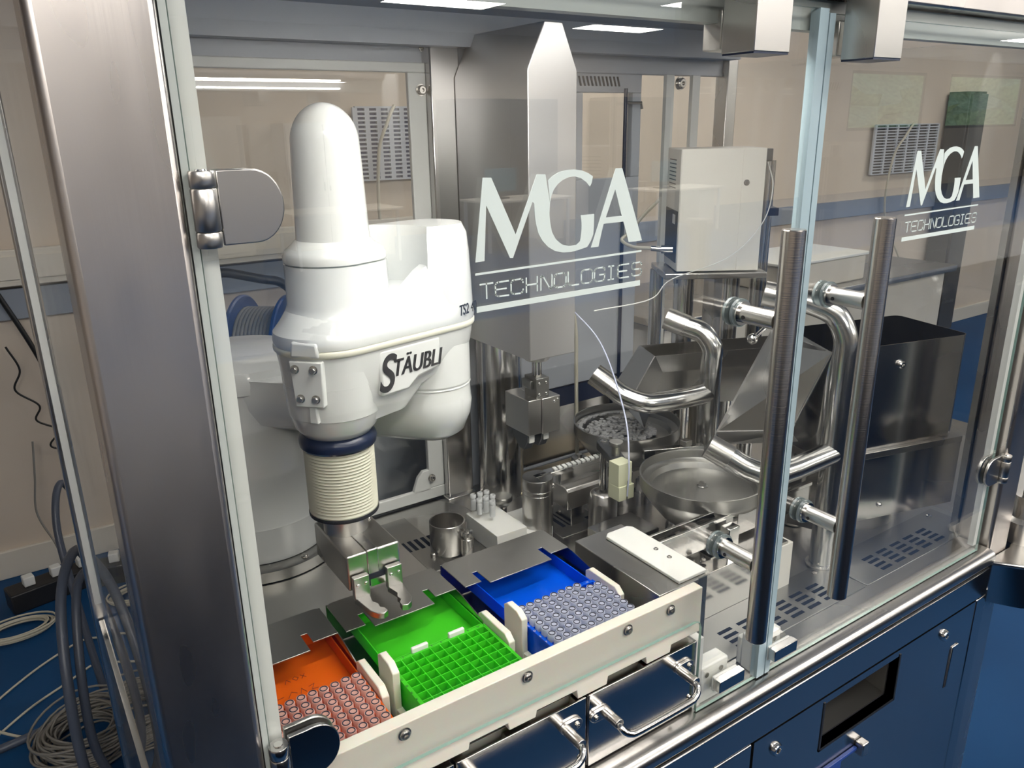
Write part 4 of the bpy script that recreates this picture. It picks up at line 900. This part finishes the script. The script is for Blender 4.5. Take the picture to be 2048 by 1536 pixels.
b2_ = bowl(1.155, 0.325, 0.130, 'empty polished vibratory bowl feeder in the foreground, beside the linear track', False)
b1_ = bowl(1.235, 0.650, 0.130, 'vibratory bowl feeder with caps on its spiral track, behind the vial conveyor', True)
cp = MB(); random.seed(3)
for k in range(60):
    a = math.radians(60+k*4.2); r = 0.113+random.uniform(-0.003,0.003)
    cp.lathe([(0.0055,0),(0.0055,0.004),(0.004,0.0045)], c=(1.235+r*math.cos(a), 0.65+r*math.sin(a), 1.0785), n=8)
for k in range(260):
    a = random.uniform(0,2*PI); r = 0.085*math.sqrt(random.random()); cp.lathe([(0.005,0),(0.005,0.0045),(0.004,0.005)], c=(1.225+r*math.cos(a), 0.662+r*math.sin(a), 1.0705+random.uniform(0,0.006)), n=8)
c_ = obj('loose_caps', cp, mat('grey_caps', (0.45,0.45,0.45), 0.4)); tag(c_, 'heap of small clear caps in the rear bowl feeder', 'caps', kind='stuff')
obj('outlet_track', MB().hexa([(1.165,0.512,1.062),(1.30,0.455,1.062),(1.306,0.47,1.062),(1.171,0.527,1.062),(1.165,0.512,1.084),(1.30,0.455,1.084),(1.306,0.47,1.084),(1.171,0.527,1.084)]), m_pol, b1_, bevel=0.001)
obj('outlet_clamp', MB().box(1.19,1.30,0.455,0.495,1.048,1.062).box(1.255,1.275,0.47,0.49,1.085,1.098), m_brush, b1_, bevel=0.001)
for a, b in ((1.2,0.47),(1.24,0.465),(1.28,0.465)): boltat('screw', (a,b,1.062), (0,0,1), 0.0035, 0.003, b1_, m_pol)
hp_ = obj('hex_standoff', MB().lathe([(0.017,0.9),(0.017,1.012)], c=(1.075,0.232,0), n=6).lathe([(0.012,1.012),(0.012,1.015)], c=(1.075,0.232,0), n=24), m_pol); tag(hp_, 'hexagonal steel standoff in front of the foreground bowl', 'standoff')
cb_ = obj('control_box', MB().box(0.95,1.07,0.36,0.45,0.9,0.985), m_front, bevel=0.001); tag(cb_, 'low dark polished box between piston and foreground bowl', 'machine block')

# air pipes
def pipe(label, base, branch, crown, rad):
    t = thing('blow_pipe', label, 'pipe', (base[0], base[1], 0.9))
    r = rad
    up = [(base[0], base[1], 0.9022), (base[0], base[1], 1.0), (base[0], base[1], crown[0])]+crown[1]
    pts_ = [Vector(p) for p in up[:2]]+spline(up[2:], 8)
    obj('riser', MB().tube(pts_, r, 28), m_tube, t, smooth=60)
    obj('side_branch', MB().tube([Vector(branch[0]), Vector(branch[0]).lerp(Vector(branch[1]), 0.5)]+spline(branch[1:], 8), r*0.98, 28), m_tube, t, smooth=60)
    e = Vector(branch[-1]); d = (e-Vector(branch[-2])).normalized()
    obj('branch_nozzle', MB().cyl(e-d*0.002, e+d*0.045, r*1.06, n=32), m_brush, t)
    e2 = Vector(crown[1][-1]); d2 = (e2-Vector(crown[1][-2])).normalized()
    obj('crown_nozzle', MB().cyl(e2-d2*0.002, e2+d2*0.05, r*1.06, n=32), m_brush, t)
    obj('foot_ring', MB().lathe([(0.03,0.9022),(0.03,0.906),(0.022,0.907)], c=(base[0],base[1],0), n=32), m_brush, t)
    return t
pipe('polished air pipe with two bent outlets behind the right door handle', (1.345,0.158,0),
     [(1.345,0.158,1.157),(1.225,0.163,1.150),(1.175,0.172,1.149),(1.145,0.205,1.158),(1.123,0.235,1.176)],
     (1.35, [(1.345,0.160,1.395),(1.335,0.180,1.437),(1.312,0.215,1.457),(1.285,0.25,1.465)]), 0.0232)
pipe('polished air pipe with two bent outlets over the rear bowl feeder', (1.345,0.49,0),
     [(1.345,0.49,1.193),(1.225,0.512,1.191),(1.180,0.530,1.192),(1.148,0.568,1.206),(1.130,0.595,1.226)],
     (1.27, [(1.345,0.492,1.305),(1.335,0.515,1.335),(1.315,0.545,1.347)]), 0.0245)

# ================================================================== HOPPERS
def sheet(mb, p, th=0.0015):
    p = [Vector(q) for q in p]; n = (p[1]-p[0]).cross(p[2]-p[0]).normalized()*th
    a = [mb.bm.verts.new(q) for q in p]; b = [mb.bm.verts.new(q+n) for q in p]
    mb.face(a[::-1]); mb.face(b)
    for i in range(len(p)): mb.face([a[i], a[(i+1)%len(p)], b[(i+1)%len(p)], b[i]])
    return mb
H = Matrix.Translation((1.374,0.204,0))@Matrix.Rotation(math.radians(-14),4,'Z')
def hl(u, v, z): return H@Vector((u, v, z))
h2 = thing('parts_hopper', 'large open topped steel hopper with a slanted chute at the right', 'hopper', (1.55, 0.25, 0.9))
def rrect(u0, u1, v0, v1, r, z, n=5):
    o_ = []
    for cu, cv_, a0 in ((u1-r, v0+r, -90), (u1-r, v1-r, 0), (u0+r, v1-r, 90), (u0+r, v0+r, 180)):
        for k in range(n+1):
            a = math.radians(a0+90*k/n); o_.append(hl(cu+r*math.cos(a), cv_+r*math.sin(a), z))
    return o_
bx = MB(); bx.rings([rrect(0.0,0.367,0,0.20,0.018,1.1185), rrect(0.0,0.367,0,0.20,0.018,1.351), rrect(0.0015,0.3655,0.0015,0.1985,0.017,1.351), rrect(0.0015,0.3655,0.0015,0.1985,0.017,1.122)])
obj('hopper_box', bx, m_front, h2, smooth=40)
boltat('bolt', tuple(hl(0.182,-0.0005,1.305)), tuple(H.to_3x3()@Vector((0,-1,0))), 0.0085, 0.008, h2, m_pol)
obj('support_ledge', MB().prism([(-0.0,-0.012),(0.382,-0.012),(0.382,0.21),(-0.0,0.21)], 1.103, 1.118, M=H), m_brush, h2, bevel=0.001)
sk = MB(); sheet(sk, [hl(0.0,-0.006,0.955), hl(0.385,-0.006,0.952), hl(0.385,-0.006,1.103), hl(0.0,-0.006,1.103)], 0.0015); sheet(sk, [hl(0.0,-0.006,0.955), hl(0.0,0.08,0.93), hl(0.0,0.08,1.103), hl(0.0,-0.006,1.103)], 0.0015)
obj('lower_skirt', sk, m_pol, h2)
obj('skirt_stud', MB().sphere(tuple(hl(0.17,-0.008,0.985)), 0.006), m_pol, h2)
ct = MB(); T1, T2, B1, B2 = Vector((1.374,0.204,1.351)), Vector((1.462,0.400,1.372)), Vector((1.335,0.255,1.175)), Vector((1.288,0.412,1.133))
T2 = Vector((1.455,0.405,1.365))
sheet(ct, [B1, T1, T2, B2], 0.0018)
ct.tube([T1, B1], 0.0028, 8)
sheet(ct, [B2, B2+Vector((0.04,-0.06,0.004)), B2+Vector((0.022,-0.005,0.045))], 0.0015)
sheet(ct, [B1, B2, B2+Vector((0.02,-0.01,-0.03)), B1+Vector((0.03,0.0,-0.03))], 0.0015)
obj('chute', ct, m_sheet, h2)
lv_ = MB(); lv_.cyl(tuple(T2+Vector((-0.02,0.01,-0.01))), tuple(T2+Vector((-0.07,0.0,-0.025))), 0.005); lv_.sphere(tuple(T2+Vector((-0.08,-0.001,-0.028))), 0.0125)
obj('ball_lever', lv_, m_pol, h2, smooth=60)
for (u, v) in ((0.05,0.12),(0.33,0.12)): 
    p = hl(u, v, 0); obj('leg', MB().lathe([(0.022,0.9022),(0.022,1.103)], c=(p.x,p.y,0), n=28), m_brush, h2)
H1 = Matrix.Translation((1.272,0.600,0))@Matrix.Rotation(math.radians(-22),4,'Z')
def h1l(u, v, z): return H1@Vector((u, v, z))
h1 = thing('parts_hopper', 'wide low steel hopper at the back above the rear bowl feeder', 'hopper', (1.5, 0.65, 0.9))
hb1 = MB()
zt_, zm_, zl_ = 1.270, 1.228, 1.135
sheet(hb1, [h1l(0,0.0,zt_), h1l(0.42,0,zt_), h1l(0.42,0.0,zm_), h1l(0.02,0.0,zm_)], 0.0015)
sheet(hb1, [h1l(0.02,0.0,zm_), h1l(0.42,0.0,zm_), h1l(0.42,0.012,zl_), h1l(0.0,0.012,zl_)], 0.0015)
sheet(hb1, [h1l(0,0.10,zt_), h1l(0.42,0.10,zt_), h1l(0.42,0.095,zl_), h1l(0,0.095,zl_)], 0.0015)
sheet(hb1, [h1l(0.42,0.0,zt_), h1l(0.42,0.10,zt_), h1l(0.42,0.10,zl_), h1l(0.42,0.0,zl_)], 0.0015)
sheet(hb1, [h1l(0.0,0.012,zl_), h1l(0.42,0.012,zl_), h1l(0.42,0.095,zl_), h1l(0.0,0.095,zl_)], 0.0015)
obj('hopper_box', hb1, m_sheet, h1)
c1 = MB(); a1, a2 = h1l(0,0,zt_), h1l(0,0.10,zt_); a4 = Vector((1.170,0.56,1.205)); a3 = Vector((1.21,0.66,1.205)); tp = Vector((1.207,0.56,1.116))
sheet(c1, [a1, a2, a3, a4], 0.0015); sheet(c1, [a1, a4, tp, h1l(0.0,0.012,zl_), h1l(0.02,0.0,zm_)], 0.0015)
sheet(c1, [tp, h1l(0,0.012,zl_), h1l(0,0.095,zl_), Vector((1.25,0.66,1.120))], 0.0015)
obj('chute', c1, m_sheet, h1)
for (u, v) in ((0.14,0.055),(0.40,0.055)):
    p = h1l(u, v, 0); obj('leg', MB().lathe([(0.018,0.9),(0.018,1.134)], c=(p.x,p.y,0), n=24), m_brush, h1)

# ================================================================== INSTRUMENT BOX ON SHELF
EM = Matrix.Translation((1.421,0.691,0))@Matrix.Rotation(math.radians(-33),4,'Z')
def el(u, v, z): return EM@Vector((u, v, z))
sh = thing('instrument_shelf', 'small steel shelf on round legs carrying the off white box', 'shelf', tuple(el(0.1,0.08,0.9)))
obj('shelf_plate', MB().prism([(-0.03,-0.012),(0.225,-0.012),(0.225,0.17),(-0.03,0.17)], 1.424, 1.4395, M=EM), m_brush, sh, bevel=0.003)
for u, v, r in ((-0.018,0.15,0.018),(0.035,0.055,0.026),(0.17,0.10,0.022)):
    p = el(u, v, 0); obj('leg', MB().lathe([(r,0.9),(r,1.424)], c=(p.x,p.y,0), n=32), m_pol, sh)
for u, v in ((0.0,0.0),(0.2,0.0)): 
    p = el(u, v, 0); obj('foot_nut', MB().lathe([(0.006,1.413),(0.006,1.424)], c=(p.x,p.y,0), n=6), m_boltm, sh)
eb = thing('instrument_box', 'off white enamelled instrument box with a black connector panel', 'instrument', tuple(el(0.1,0.075,1.44)))
obj('case', MB().prism([(0,0),(0.204,0),(0.204,0.153),(0,0.153)], 1.4415, 1.735, M=EM), m_box, eb, bevel=0.0025)
obj('front_cover', MB().prism([(0.002,-0.002),(0.147,-0.002),(0.147,0.0),(0.002,0.0)], 1.443, 1.734, M=EM).prism([(0.149,-0.002),(0.2035,-0.002),(0.2035,0.0),(0.149,0.0)], 1.443, 1.734, M=EM), m_box, eb)
lf = obj('connector_panel', MB().prism([(-0.0015,0.010),(0.0,0.010),(0.0,0.143),(-0.0015,0.143)], 1.462, 1.588, M=EM), mat('black_panel', (0.02,0.022,0.03), 0.4), eb)
obj('panel_label', MB().prism([(-0.002,0.03),(-0.0015,0.03),(-0.0015,0.06),(-0.002,0.06)], 1.555, 1.578, M=EM), m_seal, lf)
vt = MB()
for k in range(8): vt.prism([(-0.0006,0.05),(0.0002,0.05),(0.0002,0.125),(-0.0006,0.125)], 1.640+k*0.0095, 1.6425+k*0.0095, M=EM)
obj('vent_slits', vt, m_ink, eb)
boltat('case_lock', tuple(el(0.160,-0.002,1.655)), tuple(EM.to_3x3()@Vector((0,-1,0))), 0.0058, 0.004, eb)
mc = MB(); mc.tube([el(-0.002,0.04,1.492), el(-0.03,0.045,1.492)], 0.011, 14); mc.tube([el(-0.03,0.045,1.492), el(-0.055,0.05,1.494)], 0.007, 12)
obj('plug', mc, m_pol, eb)
wc = obj('signal_cable', MB().tube(spline([el(-0.055,0.05,1.494), el(-0.10,0.06,1.497), el(-0.125,0.08,1.512), el(-0.10,0.10,1.53), el(-0.05,0.2,1.56), el(0.02,0.30,1.60)], 8), 0.0045, 10), m_cabw); tag(wc, 'cream signal cable looping from the plug of the off white box', 'cable')
wc = obj('hanging_cable', MB().tube(spline([(1.17,0.86,1.48),(1.20,0.84,1.40),(1.215,0.83,1.30),(1.218,0.83,1.20),(1.22,0.83,1.10),(1.225,0.83,0.912)], 8), 0.005, 10), m_cabw); tag(wc, 'cream cable hanging down beside the steel lifting axis', 'cable')
wc = obj('thin_cable', MB().tube(spline([el(0.225,0.05,1.70), el(0.235,0.03,1.64), el(0.20,-0.02,1.56), el(0.12,-0.03,1.48), el(-0.02,-0.04,1.43), (1.25,0.60,1.41),(1.10,0.62,1.40)], 8), 0.0014, 6), m_seal); tag(wc, 'thin white cable sagging across the off white box', 'cable')
rr_ = thing('rear_rods', 'pair of polished rods standing behind the off white box', 'rods', tuple(el(0.24,0.12,0.9)))
for u, v, r in ((0.235,0.10,0.017),(0.262,0.13,0.010)):
    p = el(u, v, 0); obj('rod', MB().lathe([(r,0.9),(r,1.70)], c=(p.x,p.y,0), n=24), m_pol, rr_)
p0 = el(0.235,0.10,1.575); p1 = el(0.262,0.13,1.575)
obj('cross_clamp', MB().prism([(0.215,0.085),(0.275,0.085),(0.275,0.145),(0.215,0.145)], 1.565, 1.585, M=EM), m_navy, rr_, bevel=0.002)
obj('top_plate', MB().prism([(0.205,0.09),(0.25,0.09),(0.25,0.11),(0.205,0.11)], 1.70, 1.73, M=EM), m_dark, rr_, bevel=0.002)

# ================================================================== BEHIND THE MACHINE
rl_ = thing('cable_reel', 'blue cable reel with black handle behind the left rear window', 'cable reel', (0.55, 1.35, 1.2))
def disc(c, r, th, n=(0.8,-0.62,0.0)):
    M = Matrix.Translation(c)@Vector(n).to_track_quat('Z','Y').to_matrix().to_4x4(); return MB().lathe([(r-0.004,-th/2),(r,-th/4),(r,th/4),(r-0.004,th/2)], n=48, M=M)
obj('left_flange', disc((0.515,1.315,1.262), 0.135, 0.012), m_reel, rl_)
obj('right_flange', disc((0.607,1.244,1.262), 0.135, 0.012), m_reel, rl_)
wn = MB(); d = Vector((0.8,-0.62,0.0)).normalized(); c0 = Vector((0.515,1.315,1.262))
for k in range(11):
    c = c0+d*(0.011+k*0.0094); pts_ = []
    q = d.to_track_quat('Z','Y').to_matrix()
    for j in range(33): pts_.append(c+q@Vector((0.100*math.cos(2*PI*j/32), 0.100*math.sin(2*PI*j/32), 0)))
    wn.tube(pts_, 0.0056, 8, caps=False)
obj('wound_cable', wn, m_cable, rl_, smooth=80)
obj('hub', MB().cyl(tuple(c0), tuple(c0+d*0.112), 0.06, n=32), m_reel, rl_)
obj('carry_handle', MB().tube(spline([(0.455,1.27,1.462),(0.48,1.27,1.465),(0.56,1.26,1.442),(0.60,1.25,1.432),(0.625,1.235,1.405),(0.635,1.22,1.36),(0.63,1.21,1.30)],6), 0.0115, 12), m_black, rl_)
obj('crank_knob', MB().cyl((0.615,1.236,1.262),(0.645,1.212,1.262),0.02,n=20), m_black, rl_)
rs = thing('side_table', 'pale grey cupboard behind the machine carrying the blue reel', 'cupboard', (0.6,1.5,0))
obj('carcass', MB().box(0.25,1.0,1.15,1.75,0.0,1.105), m_lgrey, rs, bevel=0.004)
obj('top_board', MB().box(0.24,1.01,1.14,1.76,1.105,1.12), m_trunk, rs, bevel=0.003)
def grille(x, z, wd, ht, y, label, m_back, nx):
    t = thing('ventilation_grille', label, 'grille', (x+wd/2, y, z))
    g = MB(); nz = 17; dx = wd/nx; dz = ht/nz
    for i in range(nx+1): g.box(x+i*dx-0.012, x+i*dx+0.012, y-0.02, y-0.005, z, z+ht)
    for j in range(nz+1): g.box(x, x+wd, y-0.021, y-0.005, z+j*dz-0.004, z+j*dz+0.004)
    obj('lattice', g, m_lgrey, t, smooth=0)
    obj('dark_backing', MB().box(x, x+wd, y-0.004, y+0.0, z, z+ht), m_back, t)
    cbl = MB().tube(spline([(x+wd*0.55,y-0.03,z+ht*1.02),(x+wd*0.4,y-0.06,z+ht*0.8),(x+wd*0.25,y-0.05,z+ht*0.3),(x+wd*0.25,y-0.04,z-0.3),(x+wd*0.6,y-0.04,z-0.7)],8), 0.008, 8)
    obj('power_cable', cbl, m_cabw, t)
    return t
grille(1.55, 1.56, 0.36, 0.33, 2.93, 'white lattice ventilation grille on the rear wall at the left, above the trunking', mat('navy_back', (0.02,0.035,0.12), 0.5), 6)
grille(5.72, 1.40, 0.86, 0.36, 2.93, 'ventilation grille high on the rear wall at the far right', mat('dark_back', (0.03,0.03,0.035), 0.5), 6)
t = thing('steel_cabinet', 'tall narrow dark steel cabinet against the rear wall at the right', 'cabinet', (6.82, 2.8, 0))
obj('carcass', MB().box(6.70,6.95,2.76,2.93,0.02,2.0), m_dgrey, t, bevel=0.004)
obj('door', MB().box(6.71,6.94,2.74,2.759,0.05,1.98), m_dgrey, t, bevel=0.003)
t = thing('work_bench', 'white bench with steel top behind the right end of the machine', 'bench', (3.6, 2.2, 0))
obj('bench_top', MB().box(2.6,5.2,1.9,2.7,0.86,0.90), m_sheet, t, bevel=0.004)
obj('bench_base', MB().box(2.65,5.15,1.95,2.65,0.0,0.86), m_trunk, t)
t = thing('storage_tub', 'white plastic tub standing on the rear bench', 'tub', (3.9, 2.2, 0.9))
obj('tub_body', MB().prism([(3.55,1.98),(4.3,1.98),(4.3,2.4),(3.55,2.4)], 0.9, 1.05), m_trunk, t, bevel=0.01)
obj('tub_rim', MB().prism([(3.53,1.96),(4.32,1.96),(4.32,2.42),(3.53,2.42)], 1.05, 1.065), m_seal, t, bevel=0.003)
# cables and hoses on the floor at the left
t = thing('power_strip', 'long dark power box on the floor by the baseboard with white plugs', 'power strip', (-0.08, 2.6, 0))
bxm = Matrix.Translation((-0.02,2.68,0))@Matrix.Rotation(math.radians(12),4,'Z')
obj('box', MB().box(-0.16,0.20,-0.05,0.05,0.0,0.085,M=bxm), m_black, t, bevel=0.006)
for k in range(3): obj('plug', MB().box(-0.10+k*0.10,-0.06+k*0.10,-0.02,0.02,0.0852,0.125,M=bxm), m_seal, t, bevel=0.004)
coil = MB(); random.seed(5)
for k in range(26):
    rx = random.uniform(0.085,0.15); cx, cy, cz = -0.015+random.uniform(-0.02,0.02), 1.66+random.uniform(-0.02,0.02), 0.006+k*0.0035
    ph = random.uniform(0,6)
    pts_ = [(cx+rx*math.cos(2*PI*j/30+ph), cy+rx*0.95*math.sin(2*PI*j/30+ph), cz+0.012*math.sin(4*PI*j/30+ph)+0.012) for j in range(31)]
    coil.tube(pts_, 0.0038, 6, caps=False)
c_ = obj('cable_coil', coil, m_cable, smooth=80); tag(c_, 'heaped coil of grey cable on the blue floor at the lower left', 'cable coil', kind='stuff')
coil = MB()
for k in range(12):
    rx = 0.11+random.uniform(-0.02,0.02); ph = random.uniform(0,6)
    coil.tube([(-0.16+rx*math.cos(2*PI*j/30+ph), 2.46+rx*0.6*math.sin(2*PI*j/30+ph), 0.008+k*0.002) for j in range(31)], 0.0035, 6, caps=False)
c_ = obj('cable_coil', coil, m_cabw, smooth=80); tag(c_, 'flat coil of pale cable in front of the power box', 'cable coil', kind='stuff')
def floor_cable(pts_, r, m, label, cat='cable', nm='floor_cable'):
    return tag(obj(nm, MB().tube(spline(pts_, 10), r, 8), m, smooth=80), label, cat)
floor_cable([(-0.3,2.0,0.006),(-0.18,2.12,0.006),(-0.08,2.2,0.006),(0.03,2.26,0.006),(0.10,2.24,0.006)], 0.004, m_cabw, 'pale cable lying on the floor, first below the power box')
floor_cable([(-0.3,1.82,0.006),(-0.16,1.95,0.006),(-0.05,2.02,0.006),(0.04,2.08,0.006)], 0.004, m_cabw, 'pale cable lying on the floor between coil and power box')
floor_cable([(-0.3,1.95,0.012),(-0.14,1.78,0.012),(0.02,1.82,0.012),(0.10,1.88,0.012)], 0.0045, m_cabw, 'pale cable curving on the floor just above the grey cable heap')
floor_cable([(-0.4,1.76,0.02),(-0.1,1.80,0.02),(0.12,1.86,0.02)], 0.013, m_hose, 'grey blue hose lying flat on the floor at the left edge', 'hose', 'floor_hose')
floor_cable([(0.02,2.88,0.6),(0.0,2.86,0.45),(-0.02,2.85,0.3),(0.02,2.82,0.16),(0.03,2.75,0.12)], 0.004, m_cable, 'thin grey cable hanging to the power box')
floor_cable([(-0.02,2.90,1.3),(0.10,2.90,0.95),(0.18,2.9,0.6),(0.2,2.88,0.3)], 0.010, m_bcable, 'thick black cable running down the rear wall')
floor_cable([(0.0,2.9,1.0),(0.03,2.9,0.9),(0.0,2.9,0.82),(0.07,2.9,0.74),(0.05,2.9,0.68),(0.12,2.9,0.62),(0.08,2.9,0.56),(0.15,2.9,0.50),(0.16,2.9,0.3)], 0.004, m_bcable, 'thin crinkled black cable on the rear wall')
floor_cable([(0.03,1.35,0.015),(-0.03,1.32,0.16),(-0.03,1.36,0.42),(0.0,1.5,0.62),(0.06,1.66,0.66),(0.10,1.8,0.5)], 0.014, m_hose, 'thick grey hose arching beside the left rear post, outermost of three', 'hose', 'standing_hose')
floor_cable([(0.045,1.40,0.015),(0.0,1.38,0.2),(0.005,1.42,0.42),(0.04,1.55,0.60),(0.09,1.7,0.56),(0.12,1.85,0.4)], 0.012, m_hose, 'grey blue hose arching beside the left rear post, inner one', 'hose', 'standing_hose')
floor_cable([(0.06,1.9,0.02),(0.04,2.0,0.3),(0.03,2.1,0.55),(0.07,2.2,0.66),(0.13,2.3,0.5)], 0.012, m_hose, 'dark hose loop near the baseboard behind the left rear post', 'hose', 'standing_hose')
